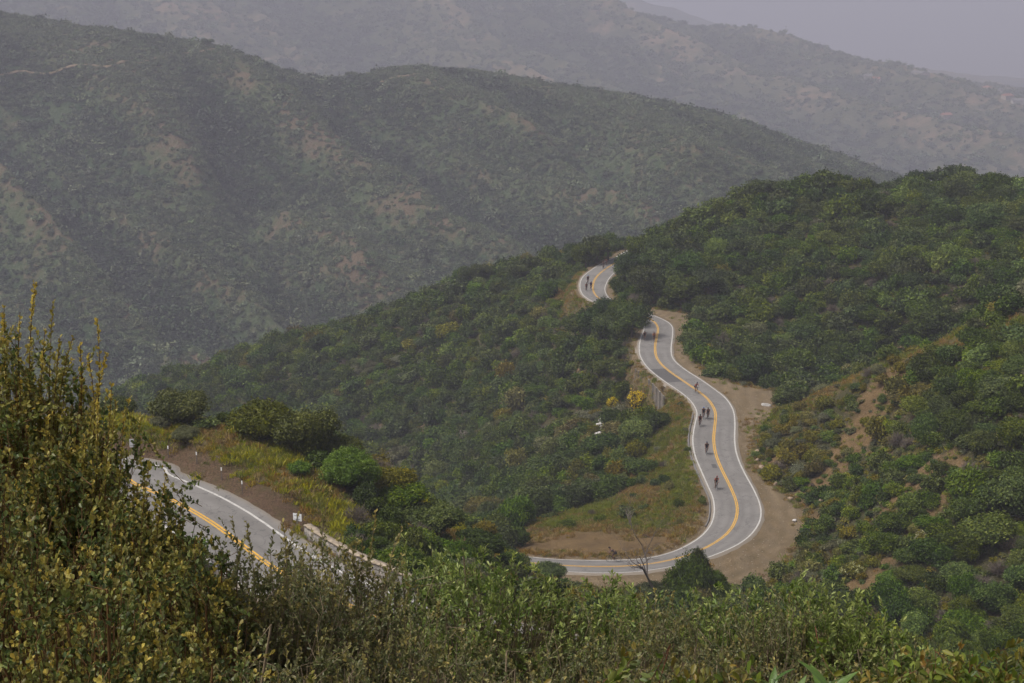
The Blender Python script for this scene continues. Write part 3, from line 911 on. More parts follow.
M_FAR2 = foliage_mat('distant_sage_leaves', (0.0527, 0.0692, 0.0338), (0.0843, 0.1055, 0.0519), (0.1211, 0.1446, 0.0767), hue=0.03, val=0.3, trans=0.0)  # lighter palette for ribs; its contrast with the dark one paints relief shading
M_YELLOW_FL = foliage_mat('yellow_blossom', (0.42, 0.29, 0.004), (0.66, 0.47, 0.004), (0.78, 0.58, 0.008), hue=0.01, val=0.15, trans=0.2)
M_BARK = plain('grey_brown_bark', (0.10, 0.078, 0.058), 0.9, 0.1, 0.4, 8)
M_DEADWOOD = plain('bleached_dead_wood', (0.235, 0.200, 0.168), 0.9, 0.1, 0.3, 8)

KINDS = ['dark', 'mid', 'olive', 'grey']
KMAT = dict(dark=M_DARK, mid=M_MID, olive=M_OLIVE, grey=M_GREY)
NVAR = 4
SHRUB = {}
for ki, kn in enumerate(KINDS):
    for v in range(NVAR):
        SHRUB[kn, v] = shrub_mesh('shrub', 100 + ki * 10 + v, KMAT[kn], nl=7 + v, nleaf=2100, leaf=0.16 if kn != 'grey' else 0.13, jag=0.20, coref=0.74, rad=(0.18, 0.44))
SHRUB_BIG = {}
for ki, kn in enumerate(KINDS):
    for v in range(2):
        SHRUB_BIG[kn, v] = shrub_mesh('shrub', 300 + ki * 10 + v, KMAT[kn], nl=12 + 3 * v, nleaf=8000, leaf=0.085, core=ICO2, jag=0.13, rad=(0.16, 0.40), coref=0.80)

# ---------------------------------------------------------------- where shrubs stand
def hit(px, py, d0=60.0, d1=460.0):
    """first point of the near land along the line of sight through a pixel"""
    r = ray(px, py); r = r / r[1]
    d = np.arange(d0, d1, 0.25)
    P = r[None] * d[:, None]
    g = ground_z(P[:, 0], P[:, 1])
    b = np.nonzero(P[:, 2] <= g)[0]
    i = b[0] if len(b) else len(d) - 1
    return np.array([P[i, 0], P[i, 1], g[i]])

FG_X = [-400, 0, 60, 100, 130, 160, 175, 200, 240, 300, 350, 400, 450, 500, 560, 700, 740, 800, 850, 900, 950, 1024, 1400]
FG_Y = [300, 320, 345, 385, 445, 480, 500, 525, 545, 558, 568, 566, 568, 576, 592, 594, 602, 600, 606, 640, 652, 656, 656]

def visible(P, lift):
    """is a point above the land seen from the camera?"""
    T = P + np.array([0, 0, 1.0]) * np.asarray(lift)[:, None]
    ok = np.ones(len(T), bool)
    for s in np.linspace(0.06, 0.985, 150):
        q = T * s
        m = (q[:, 1] > 12)
        ok &= ~(m & (ground_z(q[:, 0], q[:, 1]) > q[:, 2] + 0.05))
    px, py = project(T)
    ok &= (px > -20) & (px < 1044) & (py < np.interp(px, FG_X, FG_Y) + 4) & (py > -20)
    return ok

class Darts:
    """keeps plants from standing inside one another"""
    def __init__(self, cell=3.0):
        self.c, self.g = cell, {}
    def free(self, x, y, r, k):
        ix, iy = int(x // self.c), int(y // self.c)
        for i in range(ix - 2, ix + 3):
            for j in range(iy - 2, iy + 3):
                for (a, b, q) in self.g.get((i, j), ()):
                    if (a - x) ** 2 + (b - y) ** 2 < (k * (q + r)) ** 2: return False
        return True
    def add(self, x, y, r):
        self.g.setdefault((int(x // self.c), int(y // self.c)), []).append((x, y, r))

darts = Darts()
def aval(A, x, y):
    return bil(A, GX0, GY0, GS, np.asarray(x, float), np.asarray(y, float))

# --- plants with a place of their own (placed first, so that the rest keeps clear of them)
def big_bush(name, px, py, d, wid, high, seed, mat, label, nl=14, nleaf=9000, leaf=0.06, cat='bush', sink=0.1, rad=(0.20, 0.40), **kw):
    P = at_d(px, py, d); z = float(ground_z(P[0], P[1]))
    me = shrub_mesh(name, seed, mat, nl=nl, nleaf=nleaf, leaf=leaf, core=ICO2, rad=rad, coref=0.80, **kw)
    o = mobj(name, me)
    o.location = (P[0], P[1], z - sink)
    o.scale = (wid / 2, wid / 2, high)
    o.rotation_euler = (0, 0, seed * 1.7)
    tag(o, label, cat)
    darts.add(P[0], P[1], wid / 2 * 0.85)
    return o
BB = big_bush
M_ROUND = foliage_mat('deep_olive_green_leaves', (0.0437, 0.0531, 0.0085), (0.0764, 0.0875, 0.0138), (0.1275, 0.1343, 0.0233), hue=0.01, val=0.1, trans=0.15)
M_BRIGHT = foliage_mat('fresh_green_leaves', (0.0583, 0.1061, 0.0106), (0.1001, 0.1686, 0.0170), (0.1638, 0.2342, 0.0298), hue=0.01, val=0.1, trans=0.25)
BB('rounded_bush', 178, 415, 119, 6.0, 2.9, 1, M_ROUND, 'dark green dome shaped bush on the grassy spur crest, behind the pale small shrub')
BB('rounded_bush', 266, 471, 116, 6.0, 3.3, 2, M_ROUND, 'deep green rounded bush forming the left half of the widest clump on the spur crest')
BB('rounded_bush', 308, 480, 114, 6.2, 3.5, 3, M_ROUND, 'deep green rounded bush forming the right half of the widest clump on the spur crest')
BB('rounded_bush', 345, 488, 115, 4.2, 2.0, 5, M_ROUND, 'low dark bush on the spur just right of the widest clump')
BB('rounded_bush', 118, 412, 126, 4.6, 2.2, 4, M_DARK, 'dark bush on the spur crest partly behind the tip of the rusty foreground shrub')
BB('pale_shrub', 186, 424, 114, 2.8, 1.15, 6, M_GREY, 'small pale grey-green shrub in front of the dark dome shaped bush')
BB('pale_shrub', 160, 420, 117, 1.8, 0.9, 16, M_GREY, 'smallest pale shrub on the spur, beside the dark dome shaped bush', nleaf=4000, leaf=0.1)
BB('leafy_bush', 350, 528, 109.5, 5.4, 2.9, 7, M_BRIGHT, 'bright fresh green bush behind the low stone wall and the sign', leaf=0.05, nleaf=12000)
BB('leafy_bush', 300, 490, 109, 2.2, 1.0, 17, M_BRIGHT, 'small fresh green bush on the grassy bank above the nearer road', nleaf=4000, leaf=0.1)
BB('leafy_bush', 402, 540, 110, 5.6, 2.3, 8, M_MID, 'mid green bush right of the bright green bush behind the stone wall')
BB('leafy_bush', 430, 552, 109, 6.4, 2.5, 9, M_MID, 'broad mid green bush low on the spur nose above the foreground shrubs')
BB('leafy_bush', 385, 515, 112, 5.6, 2.0, 10, M_OLIVE, 'olive bush on the spur above the broad mid green bushes')
BB('leafy_bush', 478, 566, 113, 5.2, 2.0, 13, M_DARK, 'dark bush at the end of the spur nose beside the road end')
BB('dark_bush', 548, 592, 150, 5.0, 1.5, 14, M_DARK, 'low dark bush in front of the flat stretch of road, near its left end')
BB('leafy_bush', 712, 592, 150, 4.6, 3.2, 11, M_MID, 'mid green bush at the right foot of the dark bush by the bare tree')
BB('dark_bush', 690, 590, 149, 5.2, 4.9, 12, M_DARK, 'tall dark bush beside the bare branched tree below the road bend', nl=26, nleaf=12000, rad=(0.13, 0.28), spread=0.85, jag=0.22, top=0.75)
BB('dark_bush', 700, 588, 152, 3.2, 5.0, 15, M_DARK, 'narrow dark bush between the tall dark bush and the dirt turnout', nl=10, nleaf=6000)
BB('leafy_bush', 485, 520, 232, 8.0, 4.2, 22, M_OLIVE, 'rounded yellowish green bush in the ravine behind the end of the spur', nleaf=7000, leaf=0.06)
BB('leafy_bush', 540, 440, 262, 6.5, 4.2, 23, M_MID, 'light green feathery bush high in the middle of the left slope', nleaf=5000, leaf=0.09)
BB('dark_bush', 655, 432, 222, 6.0, 2.6, 24, M_DARK, 'dark bush on the brown bank just left of the road, below the retaining wall', nleaf=5000, leaf=0.08)
BB('dark_bush', 605, 458, 226, 8.0, 3.2, 25, M_DARK, 'wide dark bush below the white boulders on the bank', nleaf=6000, leaf=0.08)
BB('dark_bush', 640, 462, 204, 5.6, 2.2, 26, M_DARK, 'dark bush halfway down the grassy bank inside the road bend', nleaf=5000, leaf=0.09)
# yellow blossom bushes beside the retaining wall: green body, blossom on the outside
def blossom_bush(px, py, wid, high, seed, label, share):
    P = hit(px, py)
    r = np.random.default_rng(seed)
    root = empty('blossom_bush', (P[0], P[1], P[2] - 0.1), seed)
    tag(root, label, 'bush', 'yellow blossom bushes below the retaining wall')
    L = dome_lumps(r, 9)
    V, Q, Tr, T = lump_crown(r, L, 1800, 0.14)
    S = np.array([wid / 2, wid / 2, high])
    mobj('foliage', np_mesh('foliage', V * S, [Q, Tr], [M_OLIVE], dict(tint=T)), root)
    V, Q, Tr, T = lump_crown(r, L[: max(2, int(len(L) * share))] * [1, 1, 1, 1.07], 2200, 0.15, coref=0.4, clus=45, jag=0.05)
    mobj('blossom', np_mesh('blossom', V[:len(Q) * 4] * S, [Q], [M_YELLOW_FL], dict(tint=T[:len(Q) * 4])), root)
    darts.add(P[0], P[1], wid / 2 * 0.9)
blossom_bush(638, 410, 3.9, 2.6, 3, 'largest yellow flowering bush, below the timber retaining wall', 0.95)
blossom_bush(613, 408, 2.2, 1.7, 5, 'small yellow flowering bush farthest from the road, left of the largest one', 0.8)
blossom_bush(623, 391, 2.0, 1.3, 8, 'small yellow flowering bush above the other two, left of the retaining wall', 0.6)

# pale flowering shrubs on the right slope
M_CREAM = foliage_mat('cream_blossom', (0.30, 0.29, 0.15), (0.48, 0.47, 0.27), (0.60, 0.58, 0.38), hue=0.01, val=0.1, trans=0.2)
def cream_bush(px, py, wid, high, seed, label):
    P = hit(px, py)
    r = np.random.default_rng(seed)
    root = empty('cream_flowering_shrub', (P[0], P[1], P[2] - 0.1), seed)
    tag(root, label, 'shrub')
    L = dome_lumps(r, 7)
    S = np.array([wid / 2, wid / 2, high])
    V, Q, Tr, T = lump_crown(r, L, 1500, 0.14)
    mobj('foliage', np_mesh('foliage', V * S, [Q, Tr], [M_OLIVE], dict(tint=T)), root)
    V, Q, Tr, T = lump_crown(r, L * [1, 1, 1.04, 1.03], 420, 0.13, zmin=0.5)
    mobj('blossom', np_mesh('blossom', V[:len(Q) * 4] * S, [Q], [M_CREAM], dict(tint=T[:len(Q) * 4])), root)
    darts.add(P[0], P[1], wid / 2 * 0.9)
cream_bush(834, 378, 2.4, 1.2, 11, 'cream flowering shrub on the crest edge of the right slope, left of its twin')
cream_bush(847, 372, 2.8, 1.4, 12, 'cream flowering shrub on the crest edge of the right slope, right of its twin')
cream_bush(852, 578, 2.8, 1.5, 13, 'cream flowering shrub low on the right slope above the foreground shrubs')
cream_bush(924, 544, 2.0, 1.3, 14, 'cream flowering shrub alone on the middle of the right slope')

# --- oaks along the saddle and the skyline: trunk, limbs, crown
def tree_parts(seed, h=6.0, w=6.0, nl=13, nleaf=5200, leaf=0.26, mat=None, trunk_r=0.22):
    r = np.random.default_rng(seed)
    L = []
    for k in range(nl):
        a = 2 * math.pi * r.random(); q = w / 2 * 0.72 * math.sqrt(r.random())
        z = h * (0.36 + 0.42 * r.random() * (1 - (q / (w / 2)) ** 2 * 0.6))
        L.append((q * math.cos(a), q * math.sin(a), z, r.uniform(0.15, 0.26) * w))
    L = np.array(L)
    V, Q, Tr, T = lump_crown(r, L, nleaf, leaf, zmin=0.3, core=ICO1, coref=0.80, jag=0.13, flatten=0.8)
    crown = np_mesh('crown', V, [Q, Tr], [mat], dict(tint=T))
    b = MB()
    b.tube([(0, 0, -0.4), (0.08, 0.03, h * 0.15), (0.02, 0.1, h * 0.33)], [trunk_r * 1.3, trunk_r, trunk_r * 0.8], 8)
    for k in range(min(nl, 7)):
        e = Vector(L[k, :3]); s = Vector((0.02, 0.08, h * 0.28))
        m = s.lerp(e, 0.5) + Vector((r.normal() * 0.2, r.normal() * 0.2, 0.15))
        b.tube([s, m, e], [trunk_r * 0.55, trunk_r * 0.35, trunk_r * 0.12], 6)
    return crown, b.mesh('trunk', M_BARK, True)
TREES = [tree_parts(500 + k, mat=M_DARK, nl=11 + 2 * k) for k in range(4)]
def oak(px, py, wid, high, k, label, group=None, d=None):
    P = hit(px, py) if d is None else at_d(px, py, d)
    z = float(ground_z(P[0], P[1]))
    root = empty('oak_tree', (P[0], P[1], z), k * 2.1)
    tag(root, label, 'tree', group)
    cr, tr = TREES[k % 4]
    root.scale = (wid / 6.0, wid / 6.0, high / 5.2)
    mobj('crown', cr, root); mobj('trunk', tr, root)
    darts.add(P[0], P[1], wid / 2 * 0.7)
g1 = 'dark oaks massed on the inner side of the far road curve'
l1 = 'dark oak in the massed grove on the right of the far road curve'
for i, (px, py, wd, hg) in enumerate([(634, 286, 8, 7), (650, 298, 8.5, 7), (668, 300, 8, 6.5), (640, 266, 8, 6.5), (662, 278, 8, 6.5), (685, 304, 8, 6), (688, 282, 8, 6), (655, 262, 7, 5.5), (708, 300, 8, 6)]):
    oak(px, py, wd, hg, i, l1, g1)
g2 = 'oaks on the skyline left of the far road curve'
l2 = 'dark oak of the skyline clump where the left ridge meets the far road'
for i, (px, py) in enumerate([(586, 258), (597, 252), (608, 247), (575, 264)]):
    oak(px, py, 6.6, 6.6, i + 1, l2, g2, d=352 + 3 * i)
g3 = 'leafy oaks standing in the gap between the two visible road stretches'
l3 = 'oak hiding the road in the gap between its two upper stretches'
for i, (px, py, d) in enumerate([(612, 322, 289), (627, 328, 284), (598, 330, 294), (606, 345, 284), (632, 343, 276), (584, 340, 300)]):
    oak(px, py, 7.0, 6.0, i, l3, g3, d=d)
oak(958, 174, 9, 6.5, 2, 'tallest round dark oak on the right skyline', d=333)
oak(990, 172, 9, 5.2, 3, 'flat topped dark oak on the right skyline, beside the tallest one', d=331)
oak(925, 178, 8, 5.0, 0, 'dark oak on the right skyline, left of the tallest round one', d=335)
oak(765, 196, 8, 5.0, 1, 'dark oak at the low left end of the right skyline', d=345)
for i, (px, d) in enumerate([(470, 378), (482, 376), (520, 366), (462, 380)]):
    oak(px, 290, 6.0, 5.2, i, 'small dark oak on the middle of the left ridge skyline', 'small oaks on the left ridge skyline', d=d)

# --- bare trees
def dead_tree(px, py, high, seed, label, mat, spread=0.8, d=None, lean=(0, 0), depth=4, thick=0.035):
    P = hit(px, py) if d is None else at_d(px, py, d)
    z = float(ground_z(P[0], P[1]))
    r = random.Random(seed)
    b = MB()
    def grow(p, dirv, ln, rad, lev):
        q = p + dirv * ln * 0.5 + Vector((r.gauss(0, 1), r.gauss(0, 1), r.gauss(0, 0.6))) * ln * 0.07
        e = p + dirv * ln
        b.tube([p, q, e], [rad, rad * 0.82, rad * 0.6], 6 if lev < 2 else 4)
        if lev >= depth: return
        for k in range(r.choice((2, 3, 3) if lev else (3, 4))):
            nd = (dirv + Vector((r.gauss(0, spread), r.gauss(0, spread), r.gauss(0.1, spread * 0.6)))).normalized()
            s = p + (e - p) * r.uniform(0.55, 1.0)
            grow(s, nd, ln * r.uniform(0.55, 0.85), rad * 0.55, lev + 1)
    grow(Vector((0, 0, -0.2)), Vector((lean[0], lean[1], 1)).normalized(), high * 0.42, high * thick, 0)
    o = b.build('dead_tree', mat)
    o.location = (P[0], P[1], z)
    tag(o, label, 'tree')
M_DARKDEAD = plain('dark_bare_wood', (0.120, 0.098, 0.082), 0.9, 0.1, 0.3, 8)
dead_tree(659, 594, 11.0, 4, 'bare dark branched tree below the flat road, leaning left beside the tall dark bush', M_DARKDEAD, 0.75, d=150, lean=(-0.50, -0.1), depth=6, thick=0.015)
dead_tree(737, 600, 2.6, 9, 'small pale bare snag right of the tall dark bush below the bend', M_DEADWOOD, 0.6, d=146)
dead_tree(550, 347, 4.5, 6, 'pale bare tree leaning on the upper left slope below the far road', M_DEADWOOD, 0.8, lean=(0.5, 0))
dead_tree(463, 445, 4.5, 8, 'pale bare tree low in the middle of the left slope', M_DEADWOOD, 0.7)
dead_tree(460, 318, 3.8, 12, 'pale bare tree near the skyline of the left ridge', M_DEADWOOD, 0.7)
dead_tree(629, 527, 2.6, 15, 'pale bare snag on the grassy bank inside the road bend', M_DEADWOOD, 0.5)

# --- the chaparral on both slopes
for px_, py_, r_ in ((600, 428, 3.6), (602, 421, 3.0), (597, 436, 3.4), (596, 442, 3.0), (769, 406, 1.5), (640, 392, 1.8), (648, 398, 2.0), (655, 402, 2.0), (661, 404, 2.0), (632, 384, 1.5)):
    P_h = hit(px_, py_); darts.add(P_h[0], P_h[1], r_)
cand = []
N = 120000
x = rng.uniform(GX0 + 5, GX1 - 5, N); y = rng.uniform(22, GY1 - 15, N)
z = ground_z(x, y)
px, py = project(np.stack([x, y, z + 1.0], -1))
g_ = aval(aGrass, x, y); d_ = aval(aDirt, x, y)
rd = np.minimum(aval(DB, x, y), aval(DA, x, y)); sdv = aval(np.minimum(sd, 50), x, y)
nse = fbm(x / 14, y / 14, 61, 3); nse2 = fbm(x / 40, y / 40, 67, 3)
ok = (px > -60) & (px < 1090) & (rd > 1.0)
right = ((px > 690) | (x > 45))
# right slope, the nearer face: in front of its crest line
crest = np.interp(px, [740, 770, 800, 850, 900, 960, 1024, 1100], [420, 405, 398, 368, 348, 328, 314, 300])
barezone0 = lambda a, b: (a > 740) & (a < 900) & (b > 390)
near_face = right & (py > crest) & (y < 222) & (y > 100)
second = right & ~near_face & (y >= 205)
spur = (y > 88) & (y < 140) & (x < 12)
SZ = np.where(near_face, rng.uniform(0.55, 1.45, N), np.where(second, rng.uniform(1.1, 2.5, N), np.where(spur, rng.uniform(0.6, 1.6, N), rng.uniform(0.9, 2.1, N))))
# greener right-hand half of the nearer face carries larger shrubs
SZ = np.where(near_face & (px > 890 + 60 * nse2), SZ * 1.35 + 0.2, SZ)
SZ = np.where(aval(aSoil, x, y) > 0.4, SZ * 0.6, SZ)
SZ = np.where((rng.random(N) < 0.07) & (y > 140) & ~barezone0(px, py), SZ * 1.55, SZ)
SZ = np.where(y < 88, rng.uniform(0.5, 1.0, N), SZ)
prob = np.ones(N)
barezone = near_face & (np.abs(py - (crest + 45 - (px - 800) * 0.05)) < 60) & (px < 930)
prob = np.where(barezone, np.where(nse > -0.1, 0.95, 0.40), prob)
prob = np.where((~right) & (nse2 > 0.55), 0.5, prob)
bank = (px > 560) & (px < 700) & (py > 360) & (y > 165) & (y < 265) & ~right
prob = np.where(bank, 0.45, prob)
prob = np.where(g_ > 0.3, 0.07, prob)
prob = np.where(spur & (g_ > 0.3), 0.03, prob)
prob = np.where(d_ > 0.25, 0.0, prob)
prob = np.where(aval(aSoil, x, y) > 0.5, 0.30, prob)
prob = np.where((px > 515) & (px < 655) & (y > 112) & (y < 168) & (py > 556), 0.0, prob)
prob = np.where((px > 515) & (px < 700) & (y >= 160) & (y < 190) & (py > 522), 0.0, prob)
prob = np.where(aval(zBank, x, y) > 0.2, 0.0, prob)
SZ = np.where(bank & (g_ > 0.3), SZ * 0.6, SZ)
ok &= (rng.random(N) < prob) & (sdv > SZ * 0.5) & (rd > SZ * 0.9 + np.where(spur & (px > 270), 2.6, 0.4))
order = np.nonzero(ok)[0]
order = order[np.argsort(-SZ[order] + rng.random(len(order)) * 0.8)]
acc = []
for i in order:
    k = 0.54
    if y[i] < 88: k = 1.0
    if darts.free(x[i], y[i], SZ[i], k):
        darts.add(x[i], y[i], SZ[i]); acc.append(i)
acc = np.array(acc)
# leave out what neither this view nor a step aside could show (far behind the skyline)
vis = visible(np.stack([x, y, z], -1)[acc], SZ[acc] * 1.2)
near_vis = visible(np.stack([x, y, z], -1)[acc], SZ[acc] * 1.2 + 5.0)
acc, vis = acc[vis | near_vis], vis[vis | near_vis]
PK = np.zeros((N, 4))
PK[:] = (0.60, 0.28, 0.05, 0.07)
PK[second] = (0.56, 0.32, 0.08, 0.04)
PK[near_face] = (0.28, 0.36, 0.26, 0.10)
PK[near_face & (px > 890 + 60 * nse2)] = (0.40, 0.48, 0.10, 0.02)
PK[second & (py > crest - 48) & (px > 740)] = (0.86, 0.10, 0.03, 0.01)
PK[barezone] = (0.22, 0.26, 0.38, 0.14)
PK[bank] = (0.35, 0.25, 0.25, 0.15)
PK[spur] = (0.30, 0.40, 0.25, 0.05)
cum = PK.cumsum(1)
u = np.clip(rng.random(N) * 0.70 + 0.15 + 0.5 * nse * 1.0, 0, 0.999)
kind = (u[:, None] > cum).sum(1).clip(0, 3)
var = rng.integers(0, NVAR, N); rot = rng.uniform(0, 6.283, N)
tall = rng.uniform(0.65, 1.45, N)
tilt1 = rng.normal(0, 0.20, N); tilt2 = rng.normal(0, 0.20, N)
sqx = rng.uniform(0.8, 1.35, N); sqy = rng.uniform(0.8, 1.3, N)
tall = np.where(kind == 3, tall * 0.8, tall)

# leafless grey shrubs stand among them
M_DRY = plain('dry_grey_twigs', (0.150, 0.122, 0.100), 0.9, 0.1, 0.3, 4)
def dry_mesh(seed, n=170):
    r = np.random.default_rng(seed); b = MB()
    for k in range(n):
        a = r.uniform(0, 6.283); el = math.asin(r.uniform(0.1, 1.0)); q = r.uniform(0.55, 1.0)
        e = Vector((math.cos(a) * math.cos(el), math.sin(a) * math.cos(el), 1.05 * math.sin(el))) * q
        m_ = Vector((e.x * 0.4, e.y * 0.4, e.z * 0.6)) + Vector((r.normal() * 0.05, r.normal() * 0.05, 0))
        b.tube([(0, 0, -0.08), m_, e], [0.022, 0.014, 0.006], 3, False)
        for j in range(3):
            f = e + Vector((r.normal(), r.normal(), abs(r.normal()))) * 0.13
            b.tube([m_.lerp(e, r.uniform(0.4, 0.9)), f], [0.009, 0.005], 3, False)
    return b.mesh('dry_shrub', M_DRY)
DRY = [dry_mesh(901 + k) for k in range(3)]
# the ones that show largest are plants of their own
app = SZ[acc] / y[acc] * vis
top = np.argsort(-app)[:285]
top = top[app[top] > 0]
is_thing = np.zeros(len(acc), bool); is_thing[top] = True
ZONE = lambda i: ('nearer face of the right slope' if near_face[i] else 'farther face of the right slope' if second[i] else 'spur beyond the nearer road' if spur[i]
                  else 'grassy bank inside the road bend' if bank[i] else 'steep slope left of the winding road' if y[i] > 140 else 'near hillside just below the foreground shrubs')
KCOL = ['dark green', 'mid green', 'olive yellow-green', 'pale grey-green']
dry_rng = np.random.default_rng(77)
for i in acc[is_thing]:
    kn = KINDS[kind[i]]
    if dry_rng.random() < 0.13 and y[i] > 100:
        o = mobj('dry_shrub', DRY[i % 3]); o.location = (x[i], y[i], z[i] - 0.05); s_ = min(SZ[i], 1.5) * 0.95
        o.scale = (s_, s_, s_); o.rotation_euler = (0, 0, rot[i])
        tag(o, 'leafless grey-brown dry shrub on the ' + ZONE(i), 'shrub', 'leafless dry shrubs on the ' + ZONE(i))
        continue
    me = SHRUB_BIG[kn, var[i] % 2] if SZ[i] / y[i] > 0.0085 else SHRUB[kn, var[i]]
    o = mobj('shrub', me)
    o.location = (x[i], y[i], z[i] - 0.08 * SZ[i])
    o.scale = (SZ[i] * sqx[i], SZ[i] * sqy[i], SZ[i] * tall[i]); o.rotation_euler = (tilt1[i], tilt2[i], rot[i])
    tag(o, KCOL[kind[i]] + ' shrub among those covering the ' + ZONE(i), 'shrub', KCOL[kind[i]] + ' shrubs on the ' + ZONE(i))

def scatter(name, pos, scale3, rotz, index, meshes, label=None, lean=0.12):
    """one object: a cloud of points that carries a copy of a plant on each"""
    me = bpy.data.meshes.new(name)
    rl = np.random.default_rng(len(pos))
    rotz = np.stack([rl.normal(0, lean, len(pos)), rl.normal(0, lean, len(pos)), rotz], -1)
    me.vertices.add(len(pos)); me.vertices.foreach_set('co', np.asarray(pos, np.float32).ravel())
    a = me.attributes.new('pick', 'INT', 'POINT'); a.data.foreach_set('value', np.asarray(index, np.int32))
    a = me.attributes.new('turn', 'FLOAT_VECTOR', 'POINT'); a.data.foreach_set('vector', np.asarray(rotz, np.float32).ravel())
    a = me.attributes.new('size', 'FLOAT_VECTOR', 'POINT'); a.data.foreach_set('vector', np.asarray(scale3, np.float32).ravel())
    o = mobj(name, me)
    src = bpy.data.collections.new(name + '_plants')
    for k, m in enumerate(meshes):
        src.objects.link(bpy.data.objects.new('%s_%03d' % (name, k), m))
    g = bpy.data.node_groups.new(name, 'GeometryNodeTree')
    g.interface.new_socket('Geometry', in_out='INPUT', socket_type='NodeSocketGeometry')
    g.interface.new_socket('Geometry', in_out='OUTPUT', socket_type='NodeSocketGeometry')
    n = g.nodes.new
    gi, go, ip, ci = n('NodeGroupInput'), n('NodeGroupOutput'), n('GeometryNodeInstanceOnPoints'), n('GeometryNodeCollectionInfo')
    ci.inputs['Collection'].default_value = src
    ci.inputs['Separate Children'].default_value = True; ci.inputs['Reset Children'].default_value = True
    def att(nm, ty):
        q = n('GeometryNodeInputNamedAttribute'); q.data_type = ty; q.inputs['Name'].default_value = nm
        return q.outputs['Attribute']
    lk = g.links.new
    lk(gi.outputs[0], ip.inputs['Points']); lk(ci.outputs[0], ip.inputs['Instance'])
    ip.inputs['Pick Instance'].default_value = True
    lk(att('pick', 'INT'), ip.inputs['Instance Index'])
    lk(att('turn', 'FLOAT_VECTOR'), ip.inputs['Rotation'])
    lk(att('size', 'FLOAT_VECTOR'), ip.inputs['Scale'])
    lk(ip.outputs[0], go.inputs[0])
    md = o.modifiers.new('plants', 'NODES'); md.node_group = g
    tag(o, label, kind='stuff')
    return o

ms = [SHRUB[k, v] for k in KINDS for v in range(NVAR)] + DRY
r_ = acc[~is_thing]
pk_ = (kind * NVAR + var)[r_]
pk_ = np.where(dry_rng.random(len(r_)) < 0.045, 4 * NVAR + dry_rng.integers(0, 3, len(r_)), pk_)
scatter('shrubbery', np.stack([x, y, z - 0.08 * SZ], -1)[r_], np.stack([SZ * sqx, SZ * sqy, SZ * tall], -1)[r_], rot[r_], pk_, ms, lean=0.2)

# low tufts and subshrubs that fill the gaps between the shrubs
M_TUFT = foliage_mat('dry_grass_blades', (0.1888, 0.1357, 0.0472), (0.3068, 0.2124, 0.0802), (0.4130, 0.3009, 0.1298), hue=0.02, val=0.25, trans=0.3)
M_TUFTG = foliage_mat('green_grass_blades', (0.1003, 0.1239, 0.0212), (0.1711, 0.1947, 0.0330), (0.2655, 0.2655, 0.0566), hue=0.02, val=0.25, trans=0.3)
M_MUSTARD = foliage_mat('yellow_green_herbs', (0.1593, 0.1711, 0.0189), (0.2950, 0.2891, 0.0283), (0.4956, 0.4248, 0.0283), hue=0.01, val=0.2, trans=0.3)
def tuft_mesh(name, seed, mat, n=46, h=0.5, spread=0.45):
    r = np.random.default_rng(seed)
    b = np.stack([r.normal(0, spread * 0.5, n), r.normal(0, spread * 0.5, n), np.full(n, -0.03)], -1)
    d = norm_(np.stack([r.normal(0, 0.45, n), r.normal(0, 0.45, n), np.ones(n)], -1))
    s = norm_(np.cross(d, r.normal(size=(n, 3)))) * 0.022
    hh = (h * r.uniform(0.4, 1.2, n))[:, None]
    bend = d + np.stack([r.normal(0, 0.3, n), r.normal(0, 0.3, n), np.full(n, -0.15)], -1)
    V = np.stack([b - s, b + s, b + d * hh * 0.6 + s, b + d * hh * 0.6 - s, b + d * hh * 0.6 + bend * hh * 0.4], 1).reshape(-1, 3)
    i = np.arange(n)[:, None] * 5
    return np_mesh(name, V, [i + [0, 1, 2, 3], i + [3, 2, 4]], [mat], dict(tint=np.repeat(np.clip(r.normal(0.5, 0.28, n), 0, 1), 5)))
tm = [tuft_mesh('tuft', 1, M_TUFT), tuft_mesh('tuft', 2, M_TUFT, h=0.35), tuft_mesh('tuft', 3, M_TUFTG), tuft_mesh('tuft', 4, M_TUFTG, h=0.4), tuft_mesh('tuft', 5, M_MUSTARD, h=0.55)]
N2 = 260000
x2 = rng.uniform(-75, 75, N2); y2 = rng.uniform(92, 345, N2)
x2 = np.where(y2 > 140, x2 * 0.9 + 15, x2)
g2 = aval(aGrass, x2, y2); dd2 = aval(aDirt, x2, y2); rd2 = np.minimum(aval(DB, x2, y2), aval(DA, x2, y2))
n2_ = fbm(x2 / 6, y2 / 6, 91, 3)
weed = (dd2 > 0.04) & (dd2 < 0.9) & (rng.random(N2) < 0.30)
keep = ((rng.random(N2) < np.clip(g2 * 1.3 + 0.15 * n2_, 0, 1) * (0.9 - 0.8 * np.clip(dd2, 0, 1))) | weed | (rng.random(N2) < 0.004) | ((aval(zBank, x2, y2) > 0.3) & (n2_ > -0.1) & (rng.random(N2) < 0.35))) & (rd2 > 0.75)
x2, y2, n2_ = x2[keep], y2[keep], n2_[keep]
z2 = ground_z(x2, y2)
m_ = len(x2)
pick = np.where(n2_ + 0.25 * rng.normal(size=m_) > np.where(y2 > 140, 0.08, 0.02), rng.integers(2, 4, m_), rng.integers(0, 2, m_))
pick = np.where((aval(zBank, x2, y2) > 0.25) & (rng.random(m_) < 0.85), rng.integers(0, 2, m_), pick)
pick = np.where((y2 < 140) & (n2_ + 0.3 * rng.normal(size=m_) > 0.12), 4, pick)
s2 = rng.uniform(0.6, 1.3, m_)
scatter('grass', np.stack([x2, y2, z2], -1), np.stack([s2, s2, s2], -1), rng.uniform(0, 6.28, m_), pick, tm)

